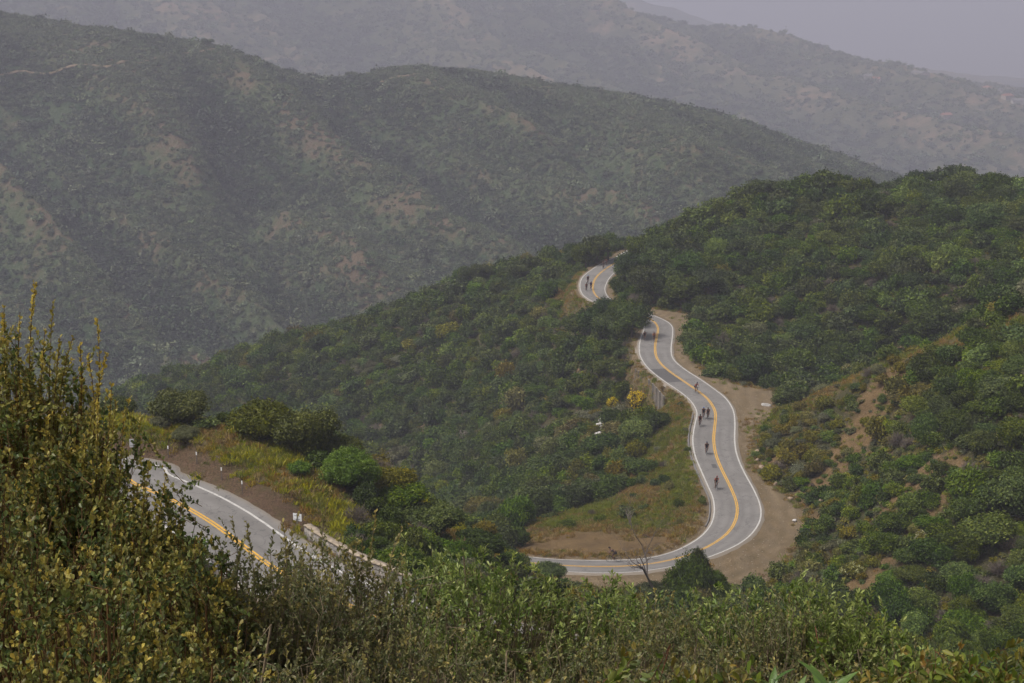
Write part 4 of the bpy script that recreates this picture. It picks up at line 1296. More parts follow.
# understorey between the shrubs of the slopes
sub = [shrub_mesh('undergrowth', 700 + k, m, nl=5, nleaf=240, leaf=0.30, top=0.45) for k, m in enumerate((M_OLIVE, M_MID, M_GREY, M_DARK))]
N3 = 130000
x3 = rng.uniform(GX0 + 5, GX1 - 5, N3); y3 = rng.uniform(88, 430, N3)
z3 = ground_z(x3, y3)
px3, py3 = project(np.stack([x3, y3, z3 + 0.5], -1))
n3_ = fbm(x3 / 9, y3 / 9, 131, 3)
k3 = (aval(zBank, x3, y3) < 0.3) & (px3 > -40) & (px3 < 1070) & (aval(aDirt, x3, y3) < 0.2) & (aval(aGrass, x3, y3) < 0.35) & (np.minimum(aval(DB, x3, y3), aval(DA, x3, y3)) > 1.5) & (n3_ > -0.30) & ((aval(aSoil, x3, y3) < 0.5) | (rng.random(N3) < 0.3)) & (aval(np.minimum(sd, 50), x3, y3) > 0.8)
x3, y3, z3, n3_ = x3[k3], y3[k3], z3[k3], n3_[k3]
v3 = visible(np.stack([x3, y3, z3], -1), np.full(len(x3), 2.0))
x3, y3, z3, n3_ = x3[v3], y3[v3], z3[v3], n3_[v3]
s3 = rng.uniform(0.3, 0.75, len(x3))
scatter('undergrowth', np.stack([x3, y3, z3 - 0.05], -1), np.stack([s3, s3, s3 * 0.8], -1), rng.uniform(0, 6.28, len(x3)), rng.choice(4, len(x3), p=(0.38, 0.26, 0.24, 0.12)), sub)

# --- brush on the mountains across the canyon
fm = [shrub_mesh('brush', 800 + k, M_FAR1 if k < 3 else M_FAR2, nl=4, nleaf=150, leaf=0.42, top=0.5) for k in range(6)]
def brush(name, H, n, r0, r1, seed, d0, d1, clear=0.25):
    Xh, Yh, Zh, Bh, (hx, hy, hs) = H
    r = np.random.default_rng(seed)
    x = r.uniform(Xh[0, 0], Xh[0, -1], n); y = r.uniform(max(d0, Yh[0, 0]), min(d1, Yh[-1, 0]), n)
    z = bil(Zh, hx, hy, hs, x, y); b = bil(Bh, hx, hy, hs, x, y)
    px, py = project(np.stack([x, y, z], -1))
    # slope facing us?
    gyv = (bil(Zh, hx, hy, hs, x, y + 6) - bil(Zh, hx, hy, hs, x, y - 6)) / 12
    f = fbm(x / 38, y / 38, seed, 4)
    ok = (px > -30) & (px < 1054) & (py > -10) & (gyv > z / y - 0.05) & (r.random(n) < np.clip(0.72 + 0.9 * f - 0.25 * b, 0.10, 1))
    x, y, z, b, f = x[ok], y[ok], z[ok], b[ok], f[ok]
    m = len(x)
    s = r.uniform(r0, r1, m) * (1 + 0.35 * np.clip(-b, 0, 1)) * np.where(r.random(m) < np.clip(0.04 - 0.12 * b, 0.01, 0.2), 2.0, 1.0)
    k = np.where(r.random(m) < np.clip(0.50 - 0.8 * b + 0.4 * f, 0.06, 0.97), r.integers(0, 3, m), r.integers(3, 6, m))  # dark plants in gullies, pale on ribs: moister growth plus painted relief shade
    scatter(name, np.stack([x, y, z - 0.1 * s], -1), np.stack([s, s, s * 0.85], -1), r.uniform(0, 6.28, m), k, fm)
brush('hillside_shrubbery', H1, 230000, 0.8, 2.2, 5, 500, 1300)
brush('far_hillside_shrubbery', H2, 60000, 2.4, 5.5, 6, 1550, 3250)
# ---------------------------------------------------------------- riders
M_TYRE = plain('black_rubber', (0.02, 0.02, 0.021), 0.8, 0.2, 0.1)
M_STEEL = plain('brushed_metal', (0.45, 0.45, 0.46), 0.35, 0.5, 0.1, metallic=0.8)
M_SKIN = plain('skin', (0.21, 0.12, 0.085), 0.6, 0.3, 0.08)
M_BLACK = plain('black_lycra', (0.018, 0.018, 0.022), 0.7, 0.2, 0.2)
CLOTH = dict(red=(0.48, 0.045, 0.035), navy=(0.022, 0.026, 0.07), black=(0.02, 0.02, 0.024), white=(0.55, 0.55, 0.55), maroon=(0.16, 0.025, 0.03),
             grey=(0.14, 0.14, 0.15), blue=(0.05, 0.13, 0.40), orange=(0.58, 0.17, 0.03), brown=(0.12, 0.06, 0.04))
MC = {k: plain(k + '_fabric', v, 0.75, 0.2, 0.12) for k, v in CLOTH.items()}

def skin_mesh(name, verts, edges, radii, root, mat, sub=1):
    """one continuous surface grown round a skeleton"""
    me = bpy.data.meshes.new(name + '_bones')
    me.from_pydata(verts, edges, [])
    o = bpy.data.objects.new(name + '_bones', me); COL.objects.link(o)
    sm = o.modifiers.new('skin', 'SKIN'); sm.use_smooth_shade = True
    if sub:
        ss = o.modifiers.new('sub', 'SUBSURF'); ss.levels = sub
    lay = me.skin_vertices[0] if me.skin_vertices else None
    if lay is None:
        bm = bmesh.new(); bm.from_mesh(me); bm.verts.layers.skin.verify(); bm.to_mesh(me); bm.free()
        lay = me.skin_vertices[0]
    for i, r in enumerate(radii):
        rr = r if isinstance(r, tuple) else (r, r)
        lay.data[i].radius = rr
        lay.data[i].use_root = (i == root)
    dg = bpy.context.evaluated_depsgraph_get()
    out = bpy.data.meshes.new_from_object(o.evaluated_get(dg))
    out.name = name
    bpy.data.objects.remove(o); bpy.data.meshes.remove(me)
    out.materials.clear(); out.materials.append(mat)
    return out

BONES = {}
def rider_bones(lean):
    dz = -0.13 * lean; dy = 0.10 * lean
    v = [(0, -0.22, 1.00), (0, -0.08, 1.18 + dz * .3), (0, 0.13 + dy, 1.36 + dz), (0, 0.24 + dy, 1.45 + dz), (0, 0.31 + dy, 1.56 + dz), (0, 0.36 + dy, 1.66 + dz)]
    e = [(0, 1), (1, 2), (2, 3), (3, 4), (4, 5)]
    r = [(0.15, 0.12), (0.14, 0.11), (0.17, 0.12), 0.062, 0.088, 0.075]
    for s, ky, kz, ay, az in ((-1, 0.20, 0.82, 0.06, 0.50), (1, 0.10, 0.60, -0.10, 0.19)):
        i = len(v)
        v += [(s * 0.19, 0.15 + dy, 1.38 + dz), (s * 0.23, 0.33 + dy * .6, 1.19 + dz * .5), (s * 0.20, 0.50, 1.02), (s * 0.195, 0.57, 0.985)]
        e += [(2, i), (i, i + 1), (i + 1, i + 2), (i + 2, i + 3)]
        r += [0.062, 0.045, 0.034, 0.038]
        i = len(v)
        v += [(s * 0.10, -0.18, 0.96), (s * 0.115, ky, kz), (s * 0.11, ay, az), (s * 0.11, ay + 0.13, az - 0.06)]
        e += [(0, i), (i, i + 1), (i + 1, i + 2), (i + 2, i + 3)]
        r += [0.095, 0.062, 0.040, 0.036]
    return v, e, r
BODY, JERSEY, SHORTS, HELMET = [], [], [], []
for lean in (0.0, 1.0):
    v, e, r = rider_bones(lean)
    BODY.append(skin_mesh('person', v, e, r, 0, M_SKIN))
    jv = [v[0], v[1], v[2], v[6], tuple(np.array(v[6]) * .35 + np.array(v[7]) * .65), v[14], tuple(np.array(v[14]) * .35 + np.array(v[15]) * .65)]
    JERSEY.append(skin_mesh('jersey', jv, [(0, 1), (1, 2), (2, 3), (3, 4), (2, 5), (5, 6)], [(0.165, 0.135), (0.155, 0.125), (0.185, 0.135), 0.078, 0.062, 0.078, 0.062], 1, MC['red']))
    sv = [v[0], v[10], tuple(np.array(v[10]) * .2 + np.array(v[11]) * .8), v[18], tuple(np.array(v[18]) * .2 + np.array(v[19]) * .8)]
    SHORTS.append(skin_mesh('shorts', sv, [(0, 1), (1, 2), (0, 3), (3, 4)], [(0.168, 0.14), 0.108, 0.080, 0.108, 0.080], 0, M_BLACK))
    b = MB()
    iv, fi = ICO2
    hc = np.array(v[5]) + [0, -0.01, 0.0]
    w = iv.copy(); w[:, 2] = np.where(w[:, 2] < -0.1, -0.1, w[:, 2])
    b.add((w * [0.098, 0.135, 0.105] + hc).tolist(), fi.tolist())
    HELMET.append(b.mesh('helmet', MC['black'], True))

def frame_mesh():
    b = MB()
    bb, seat, head, headlo, rear, front = (0, -0.08, 0.28), (0, -0.20, 0.80), (0, 0.37, 0.86), (0, 0.40, 0.72), (0, -0.50, 0.335), (0, 0.50, 0.335)
    b.tube([bb, seat], 0.017); b.tube([seat, head], 0.017); b.tube([headlo, bb], 0.020); b.tube([head, headlo], 0.020)
    for s in (-1, 1):
        b.tube([(s * .02, -.08, .28), (s * .06, -.5, .335)], 0.011); b.tube([(s * .015, -.2, .78), (s * .06, -.5, .335)], 0.009)
        b.tube([(s * .02, .40, .72), (s * .05, .44, .60), (s * .05, .5, .335)], 0.013)
    b.tube([seat, (0, -0.24, 0.93)], 0.014)
    for s, z, y in ((-1, 0.45, -0.05), (1, 0.11, -0.09)):
        b.tube([(s * 0.07, -0.08, 0.28), (s * 0.075, y, z)], 0.012); b.box((s * 0.11, y, z), (0.09, 0.09, 0.02))
    return b.mesh('frame', MC['grey'], True)
def wheel_mesh():
    b = MB()
    b.ring((0, 0, 0), 0.325, 0.014, n=28)
    return b.mesh('wheel', M_TYRE, True)
def rim_mesh():
    b = MB()
    b.ring((0, 0, 0), 0.302, 0.011, n=28, m=4)
    b.tube([(-0.05, 0, 0), (0.05, 0, 0)], 0.02)
    for k in range(12):
        a = 2 * math.pi * k / 12
        b.tube([(0.03 * (-1) ** k, 0, 0), (0, 0.30 * math.cos(a), 0.30 * math.sin(a))], 0.003, 3, False)
    return b.mesh('rim', M_STEEL)
def bar_mesh():
    b = MB()
    b.tube([(0, .37, .88), (0, .46, .95)], 0.016)
    b.tube([(-.21, .46, .95), (.21, .46, .95)], 0.014)
    for s in (-1, 1):
        b.tube([(s * .21, .46, .95), (s * .21, .55, .94), (s * .21, .57, .88), (s * .21, .50, .82), (s * .21, .44, .82)], 0.015)
        b.tube([(s * .20, .55, .95), (s * .20, .58, 1.0)], 0.014)
    return b.mesh('handlebar', M_BLACK, True)
def saddle_mesh():
    b = MB()
    b.tube([(0, -.36, .955), (0, -.30, .965), (0, -.18, .955), (0, -.09, .95)], [0.05, 0.07, 0.035, 0.02], 8)
    return b.mesh('saddle', M_BLACK, True)
F_ME, W_ME, R_ME, H_ME, S_ME = frame_mesh(), wheel_mesh(), rim_mesh(), bar_mesh(), saddle_mesh()
def own_mat(o, m):
    o.material_slots[0].link = 'OBJECT'; o.material_slots[0].material = m

def road_dir(P):
    C = 0.5 * (LB + RB)
    i = int(np.argmin(np.hypot(C[:, 0] - P[0], C[:, 1] - P[1]))); i = min(max(i, 1), len(C) - 2)
    u = uB[i]
    lat = float((P[:2] - C[i, :2]) @ u[:2])
    d = C[i - 1] - C[i + 1]                  # riders come down towards the flat stretch
    return d / np.linalg.norm(d[:2]), C[i, 2] + lat * u[2]

def rider(px, py, jersey, helmet, bikecol, lean, who, bike, group, yaw=0.0):
    P = at_z(px, py, ROAD_Z - 0.1)
    d, z = road_dir(P)
    P = at_z(px, py, z)
    rz = math.atan2(-d[0], d[1]) + yaw
    loc = (P[0], P[1], z + 0.012)
    bk = empty('bicycle', loc, rz); bk.scale = (1.18, 1.18, 1.18); tag(bk, bike, 'bicycle', 'bicycles on the winding road')
    own_mat(mobj('frame', F_ME, bk), MC[bikecol])
    for yy in (-0.5, 0.5):
        w_ = mobj('wheel', W_ME, bk); w_.location = (0, yy, 0.337)
        mobj('rim', R_ME, w_)
    mobj('handlebar', H_ME, bk); mobj('saddle', S_ME, bk)
    pn = mobj('person', BODY[lean]); pn.scale = (1.18, 1.18, 1.18); pn.location = loc; pn.rotation_euler = (0, 0, rz)
    tag(pn, who, 'person', 'cyclists riding on the winding road')
    own_mat(mobj('jersey', JERSEY[lean], pn), MC[jersey]); mobj('shorts', SHORTS[lean], pn); own_mat(mobj('helmet', HELMET[lean], pn), MC[helmet])
RIDERS = [
    (613.5, 561.5, 'black', 'black', 'black', 1, 'cyclist in black bent low over the bars on the flat stretch of road', 'bicycle of the lone rider on the flat stretch below the bend'),
    (716, 489, 'red', 'maroon', 'black', 0, 'cyclist in red jersey riding alone just above the bend', 'bicycle under the lone red rider just above the bend'),
    (706.5, 454, 'black', 'navy', 'grey', 0, 'dark clad cyclist alone in the lane between the red rider and the group of three', 'bicycle of the dark rider between the bend and the group of three'),
    (700, 426, 'maroon', 'black', 'black', 0, 'cyclist in dark maroon jersey by the white line, front left of the group of three', 'bicycle by the white line, front left of the group of three'),
    (703.5, 418.5, 'navy', 'blue', 'grey', 0, 'cyclist in navy at the back of the group of three, between the other two', 'bicycle at the back of the group of three, between the other two'),
    (708, 419, 'brown', 'black', 'black', 0, 'cyclist in brown jersey nearest the yellow line in the group of three', 'bicycle nearest the yellow line in the group of three'),
    (696, 393, 'red', 'navy', 'black', 0, 'cyclist in red and dark kit riding on the yellow line beyond the group of three', 'bicycle on the yellow line beyond the group of three'),
    (644.8, 340.5, 'navy', 'black', 'black', 0, 'dark navy cyclist beside the white line on the upper curve below the oaks', 'bicycle beside the white line on the upper curve below the oaks'),
    (654, 341.5, 'orange', 'maroon', 'black', 0, 'cyclist in orange-red jersey beside the yellow line on the upper curve', 'bicycle beside the yellow line on the upper curve'),
    (586.3, 291, 'maroon', 'black', 'black', 0, 'dark red cyclist front left of the trio on the far curve', 'bicycle front left of the trio on the far curve'),
    (591, 289.5, 'blue', 'navy', 'black', 0, 'blue cyclist on the right of the trio on the far curve', 'bicycle on the right of the trio on the far curve'),
    (588, 283.5, 'navy', 'blue', 'grey', 0, 'navy cyclist at the back of the trio on the far curve', 'bicycle at the back of the trio on the far curve'),
    (603.5, 268.5, 'grey', 'black', 'black', 0, 'grey clad cyclist nearer of the pair farthest up the road', 'bicycle of the nearer rider of the pair farthest up the road'),
    (606.5, 266, 'maroon', 'black', 'grey', 0, 'maroon clad cyclist, the most distant rider on the road', 'bicycle of the most distant rider on the road')]
for k, q in enumerate(RIDERS):
    rider(*q, None, yaw=0.06 * math.sin(k * 2.3))

# ---------------------------------------------------------------- roadside things
M_SIGNBACK = plain('weathered_white_sign', (0.82, 0.83, 0.85), 0.6, 0.3, 0.06)
M_POST = plain('grey_galvanised_post', (0.22, 0.22, 0.22), 0.6, 0.4, 0.2)
M_BROWNPOST = plain('dull_brown_marker', (0.13, 0.10, 0.085), 0.8, 0.2, 0.2)
M_REFL = plain('white_reflector', (0.80, 0.80, 0.80), 0.5, 0.4, 0.05)
def sign(px, py, w, h, top, rz, label, panels=((0, 0),), post_back=True):
    P = hit(px, py, 80, 140)
    root = empty('road_sign', P, rz); tag(root, label, 'sign')
    b = MB(); b.box((0, 0, top / 2 - 0.15), (0.06, 0.05, top + 0.3)); b.build('post', M_POST, root)
    for k, (ox, tilt) in enumerate(panels):
        b = MB()
        Mx = Matrix.Rotation(tilt, 3, 'Z')
        b.box((ox, 0.040 + 0.03 * k, top - h / 2 + 0.02), (w, 0.012, h), Mx)
        p = b.build('sign_panel', M_SIGNBACK, root)
        bv = p.modifiers.new('edge', 'BEVEL'); bv.width = 0.004; bv.segments = 2
        bb = MB()
        bb.box((ox, 0.028 + 0.03 * k, top - h * 0.75), (w * 0.7, 0.01, 0.03), Mx); bb.box((ox, 0.028 + 0.03 * k, top - h * 0.25), (w * 0.7, 0.01, 0.03), Mx)
        bb.build('bracket', M_POST, root)
sign(297.5, 529, 0.72, 0.56, 1.15, -0.40, 'white rectangular sign seen from behind, at the start of the low stone wall')
sign(134, 456, 0.36, 0.72, 1.35, -0.3, 'pair of narrow white sign panels on one post above the cut bank', ((-0.17, 0.5), (0.20, -0.25)))
for (px, py, lab) in ((168.6, 459, 'roadside marker post farthest up the nearer road, half hidden by rusty twigs'), (197, 465, 'white topped marker post second from the double white sign'),
                      (222, 482, 'marker post on the brown bank between the white topped one and the lowest one'), (242.5, 494.5, 'lowest marker post on the brown bank, nearest the single white sign')):
    P = hit(px, py, 80, 140)
    root = empty('marker_post', P, -0.5); tag(root, lab, 'post', 'marker posts along the nearer road')
    b = MB(); b.box((0, 0, 0.33), (0.10, 0.03, 0.95)); b.build('post', M_BROWNPOST, root)
    b = MB(); b.box((0, -0.003, 0.92), (0.105, 0.034, 0.26)); b.build('reflector', M_REFL, root)

# low rubble parapet along the outer edge of the nearer road
t = NT('mortared_rubble')
v = t.n('ShaderNodeTexVoronoi'); v.inputs['Scale'].default_value = 3.2; t.l(t.obj(), v.inputs['Vector'])
ve = t.n('ShaderNodeTexVoronoi', feature='DISTANCE_TO_EDGE'); ve.inputs['Scale'].default_value = 3.2; t.l(t.obj(), ve.inputs['Vector'])
sv_ = t.n('ShaderNodeSeparateColor'); t.l(v.outputs['Color'], sv_.inputs[0])
c = t.ramp(sv_.outputs[0], [(0.0, (0.16, 0.15, 0.14)), (0.5, (0.24, 0.22, 0.20)), (1.0, (0.33, 0.29, 0.25))])
c = t.mix(t.ramp(ve.outputs['Distance'], [(0.02, (1, 1, 1)), (0.07, (0, 0, 0))]), c, (0.11, 0.10, 0.09))
M_RUBBLE = t.done(t.principled(c, 0.9, 0.2, t.bump(ve.outputs['Distance'], 0.7, 0.05)))
M_COPING = plain('pale_weathered_coping', (0.30, 0.245, 0.185), 0.9, 0.2, 0.45, 2.5)
pxA, pyA = project(FA)
ii = [i for i in range(len(FA)) if 286 < pxA[i] < 410 and FA[i, 1] < 110]
root = empty('stone_wall', FA[ii[0]] - np.append(NA[ii[0]] * 1.6, 0)); tag(root, 'low rubble stone wall with pale coping along the outer edge of the nearer road', 'wall')
o0 = np.array(root.location)
L0 = np.array([FA[i] - np.append(NA[i] * 1.6, 0) for i in ii]) - o0
nn_ = np.array([np.append(NA[i], 0) for i in ii])
jz = 0.05 * fbm(np.arange(len(ii)) / 1.6, np.zeros(len(ii)), 3, 3)[:, None] * [0, 0, 1.0] + 0.05 * fbm(np.arange(len(ii)) / 1.3, np.zeros(len(ii)), 8, 3)[:, None] * [1.0, 1, 0]
L0 = L0 + jz
def wall_strip(name, prof, mat):
    V = np.concatenate([L0 + nn_ * a + np.array([0, 0, b]) for a, b in prof])
    n = len(L0); k = len(prof)
    fs = [np.stack([np.arange(n - 1) + r * n, np.arange(n - 1) + r * n + 1, np.arange(n - 1) + ((r + 1) % k) * n + 1, np.arange(n - 1) + ((r + 1) % k) * n], 1) for r in range(k)]
    fs += [np.array([[r * n for r in range(k)]]), np.array([[r * n + n - 1 for r in range(k)][::-1]])]
    mobj(name, np_mesh(name, V, fs, [mat]), root)
wall_strip('rubble_body', [(-0.24, -0.6), (-0.22, 0.72), (0.22, 0.72), (0.26, -0.6)], M_RUBBLE)
wall_strip('coping', [(-0.28, 0.723), (-0.27, 0.82), (0.26, 0.84), (0.28, 0.723)], M_COPING)

# retaining wall under the road edge: grey timber lagging between posts
M_LAG = plain('grey_weathered_timber', (0.19, 0.165, 0.14), 0.9, 0.15, 0.35, 3)
M_LAGPOST = plain('pale_concrete_post', (0.30, 0.27, 0.24), 0.9, 0.2, 0.3, 3)
q = [at_z(px, py, -67.8) for px, py in ((636.5, 370), (645, 376), (655, 386), (664.5, 397))]
q = catmull(np.array(q), 8)
root = empty('retaining_wall', q[0]); tag(root, 'weathered retaining wall of posts and boards below the left edge of the winding road', 'wall')
b = MB()
q0 = q - q[0]
for i in range(len(q) - 1):
    a, c_ = Vector(q0[i]), Vector(q0[i + 1])
    m = (a + c_) / 2; ang = math.atan2((c_ - a).y, (c_ - a).x)
    for r_i in range(10):
        b.box((m.x, m.y, -0.2 - 0.42 * r_i), ((c_ - a).length * 0.995, 0.12 + 0.01 * (r_i % 2), 0.40), Matrix.Rotation(ang, 3, 'Z'))
b.build('boards', M_LAG, root)
for i in range(0, len(q), 3):
    b = MB(); b.box((q0[i][0] - 0.19, q0[i][1] - 0.05, -1.95), (0.26, 0.26, 4.4)); b.build('post', M_LAGPOST, root)

# rocks
def rock(name, px, py, size, seed, mat, label, d0=60, cat='rock', sub=ICO3, group=None):
    P = hit(px, py, d0)
    r = np.random.default_rng(seed)
    v = sub[0].copy()
    for k in range(9):
        n_ = norm_(r.normal(size=3)); c0 = r.uniform(0.45, 0.8)
        dd = v @ n_
        v = v - np.outer(np.clip(dd - c0, 0, None), n_)
    v += 0.03 * r.normal(size=v.shape)
    o = mobj(name, np_mesh(name, v * np.array(size) / 2 / 0.75, sub[1], [mat]))
    o.location = (P[0], P[1], P[2] + size[2] * 0.3); o.rotation_euler = (r.normal() * 0.2, r.normal() * 0.2, seed)
    tag(o, label, cat, group)
M_WHITEROCK = plain('pale_bleached_rock', (0.55, 0.52, 0.50), 0.9, 0.2, 0.15, 2)
M_GREYROCK = plain('pale_grey_rock', (0.36, 0.34, 0.32), 0.95, 0.1, 0.35, 3)
M_TANROCK = plain('tan_rock', (0.30, 0.225, 0.16), 0.95, 0.1, 0.3, 2)
rock('boulder', 599.5, 430, (2.0, 1.5, 1.5), 1, M_WHITEROCK, 'large white boulder at the middle of the pile on the bank left of the road', cat='boulder')
rock('boulder', 602.5, 426, (1.4, 1.2, 1.1), 2, M_WHITEROCK, 'white boulder at the right edge of the pile on the bank left of the road', cat='boulder')
rock('boulder', 598, 436, (1.2, 1.2, 1.0), 3, M_WHITEROCK, 'white boulder lowest in the pile on the bank left of the road', cat='boulder')
rock('boulder', 602, 421, (1.3, 1.1, 1.0), 4, M_WHITEROCK, 'pale boulder topmost in the pile on the bank left of the road', cat='boulder')
rock('boulder', 766, 406, (1.3, 0.7, 0.5), 6, M_GREYROCK, 'long pale slab of rock at the far right edge of the dirt turnout', cat='boulder')
rock('stone', 794.5, 522, (0.55, 0.45, 0.35), 7, M_WHITEROCK, 'small white stone lying on the dirt turnout right of the bend', cat='stone')
for k, (px, py, s) in enumerate(((757, 462, 0.8), (762, 470, 1.0), (768, 478, 0.7), (776, 486, 0.9), (757, 452, 0.7), (791, 500, 0.7), (822, 503, 0.9))):
    rock('stone', px, py, (s, s * 0.8, s * 0.7), 20 + k, M_TANROCK, 'tan stone on the crumbling foot of the right slope beside the turnout', cat='stone', sub=ICO2, group='tan stones along the foot of the right slope')

# houses far off on the valley benches, half lost in the haze
M_WALLS = [plain('pale_stucco', (0.45, 0.41, 0.37), 0.9, 0.1, 0.05), plain('tan_stucco', (0.36, 0.30, 0.24), 0.9, 0.1, 0.05)]
M_ROOFS = [plain('grey_shingle_roof', (0.16, 0.15, 0.15), 0.9, 0.1, 0.1), plain('red_tile_roof', (0.26, 0.11, 0.07), 0.9, 0.1, 0.1)]
def hit_far(px, py):
    r = ray(px, py); r = r / r[1]
    for d in np.arange(1550, 6100, 8.0):
        p = r * d
        for H in (H2, H3):
            Xh, Yh, Zh, Bh, (hx, hy, hs) = H
            if Xh[0, 0] < p[0] < Xh[0, -1] and Yh[0, 0] < p[1] < Yh[-1, 0]:
                g = float(bil(Zh, hx, hy, hs, np.array(p[0]), np.array(p[1])))
                if p[2] <= g: return np.array([p[0], p[1], g])
    return r * 3000
for k, (px, py, w_, lab) in enumerate(((1018, 104, 15, 'faint pale house farthest to the right on the hazy valley bench'), (1007, 99, 13, 'faint pale house just left of the rightmost one in the haze'), (1000, 93, 11, 'small hazy house above the two at the right edge'), (988, 91, 20, 'long low hazy building left of the small house on the bench'),
                                       (919, 76, 24, 'wide white building faint in the haze on the far bench'), (876, 82, 12, 'tiny pale house on the hazy ridge left of the wide white building'), (868, 81, 11, 'tiny pale house at the left end of the hazy bench'), (946, 118, 13, 'lone hazy house lower on the far slope'))):
    P = hit_far(px, py)
    root = empty('house', P, 0.5 * k); root.scale = (1.4, 1.4, 1.4); tag(root, lab, 'house', 'houses far off in the haze')
    d_ = w_ * 0.6
    b = MB(); b.box((0, 0, 1.4), (w_, d_, 5.2)); b.build('wall', M_WALLS[k % 2], root)
    b = MB(); h0 = 4.003
    b.add([(-w_ / 2 - .5, -d_ / 2 - .5, h0), (w_ / 2 + .5, -d_ / 2 - .5, h0), (w_ / 2 + .5, d_ / 2 + .5, h0), (-w_ / 2 - .5, d_ / 2 + .5, h0), (-w_ / 2 + 1, 0, h0 + 2.4), (w_ / 2 - 1, 0, h0 + 2.4)],
          [(3, 2, 1, 0), (0, 1, 5, 4), (2, 3, 4, 5), (1, 2, 5), (3, 0, 4)])
    b.build('roof', M_ROOFS[k % 2], root)
# lone trees on the ridge across the canyon
for k, (px, d, w_, lab) in enumerate(((208, 1078, 9.5, 'dark tree standing alone on the ridge across the canyon, above the bare track'), (351, 1138, 9.5, 'dark tree alone in the saddle of the ridge across the canyon'), (0, 1118, 8, 'dark tree at the left end of the ridge across the canyon'))):
    P = at_d(px, 50, d)
    z = float(bil(H1[2], *H1[4], np.array(P[0]), np.array(P[1])))
    root = empty('ridge_tree', (P[0], P[1], z - 0.3), k); tag(root, lab, 'tree')
    cr, tr = TREES[k]
    root.scale = (w_ / 6, w_ / 6, 1.25)
    mobj('crown', cr, root); mobj('trunk', tr, root)
# ---------------------------------------------------------------- the shrubs in front of the camera
def twig_leaf_mat(name, dark, mid, lite, tip, tip2, trans=0.38):
    """old leaves dark to light by leaf; attribute age 0..1 goes to the colours of young growth towards the twig's end"""
    t = NT(name)
    base = t.ramp(t.attr('tint'), [(0.0, dark), (0.5, mid), (1.0, lite)])
    young = t.mix(t.attr('tint'), tip, tip2)
    n = t.noise(3.0, 3, 0.6, t.pos())
    age = t.math('ADD', t.attr('age'), t.math('MULTIPLY', t.math('SUBTRACT', n, 0.5), 0.7), clamp=True)
    c = t.mix(age, base, young)
    # the underside of a leaf is paler and greyer
    bf = t.n('ShaderNodeNewGeometry').outputs['Backfacing']
    c = t.mix(t.math('MULTIPLY', bf, 0.35), c, (0.16, 0.16, 0.10))
    b = t.principled(c, 0.42, 0.4)
    tr = t.n('ShaderNodeBsdfTranslucent'); t.l(c, tr.inputs['Color'])
    mx = t.n('ShaderNodeMixShader'); mx.inputs[0].default_value = trans
    t.l(b, mx.inputs[1]); t.l(tr.outputs[0], mx.inputs[2])
    return t.done(mx.outputs[0])

ML = dict(
    rusty=twig_leaf_mat('rusty_shrub_leaves', (0.0443, 0.0740, 0.0208), (0.1170, 0.1616, 0.0416), (0.2218, 0.2669, 0.0728), (0.4928, 0.3490, 0.0546), (0.7146, 0.5612, 0.1171)),
    grey=twig_leaf_mat('grey_olive_leaves', (0.0687, 0.0850, 0.0323), (0.1374, 0.1587, 0.0593), (0.2404, 0.2550, 0.1008), (0.3298, 0.2620, 0.0673), (0.5085, 0.4109, 0.1346)),
    bright=twig_leaf_mat('bright_green_leaves', (0.0610, 0.1069, 0.0161), (0.1275, 0.1904, 0.0335), (0.2321, 0.2959, 0.0619), (0.3264, 0.3823, 0.0890), (0.5223, 0.5627, 0.1857)),
    red=twig_leaf_mat('red_tinged_leaves', (0.0521, 0.0897, 0.0140), (0.1215, 0.1794, 0.0225), (0.2388, 0.2925, 0.0366), (0.27, 0.215, 0.035), (0.26, 0.100, 0.030)),
    broad=twig_leaf_mat('broad_soft_leaves', (0.060, 0.120, 0.022), (0.110, 0.190, 0.036), (0.180, 0.270, 0.060), (0.18, 0.25, 0.06), (0.24, 0.30, 0.09)))
MT = dict(rusty=plain('rusty_brown_twig', (0.150, 0.082, 0.036), 0.8, 0.2, 0.3, 12), grey=plain('tan_twig', (0.24, 0.185, 0.120), 0.85, 0.2, 0.3, 12),
          bright=plain('brown_twig', (0.12, 0.090, 0.058), 0.85, 0.2, 0.3, 12), red=plain('reddish_twig', (0.17, 0.065, 0.038), 0.8, 0.2, 0.3, 12), broad=plain('green_stem', (0.12, 0.17, 0.07), 0.7, 0.3, 0.2, 12))
#            leaf length, width, gap along twig, leaf angle, twig length, young share
STYLE = dict(rusty=(0.0170, 0.0108, 0.0056, 0.95, 0.20, 0.50), grey=(0.0165, 0.0085, 0.0060, 0.95, 0.20, 0.42), bright=(0.0310, 0.0108, 0.0070, 0.90, 0.17, 0.50),
             red=(0.042, 0.0190, 0.0120, 1.05, 0.22, 0.26), broad=(0.15, 0.040, 0.03, 0.8, 0.3, 0.2))

def leaf_batch(c, d, n, ln, wd, fold=0.35, curl=0.12):
    """obovate leaves: base c, direction d, normal n; six corners, folded along the midrib"""
    s = np.cross(d, n)
    L_, W_ = ln[:, None], wd[:, None]
    p = [c,
         c + d * L_ * 0.34 + s * W_ * 0.36 + n * W_ * fold * 0.36,
         c + d * L_ * 0.72 + s * W_ * 0.48 + n * (W_ * fold * 0.48 - L_ * curl * 0.5),
         c + d * L_ - n * L_ * curl,
         c + d * L_ * 0.72 - s * W_ * 0.48 + n * (W_ * fold * 0.48 - L_ * curl * 0.5),
         c + d * L_ * 0.34 - s * W_ * 0.36 + n * W_ * fold * 0.36]
    V = np.stack(p, 1).reshape(-1, 3)
    i = np.arange(len(c))[:, None] * 6
    return V, np.concatenate([i + [0, 1, 2, 3], i + [0, 3, 4, 5]])

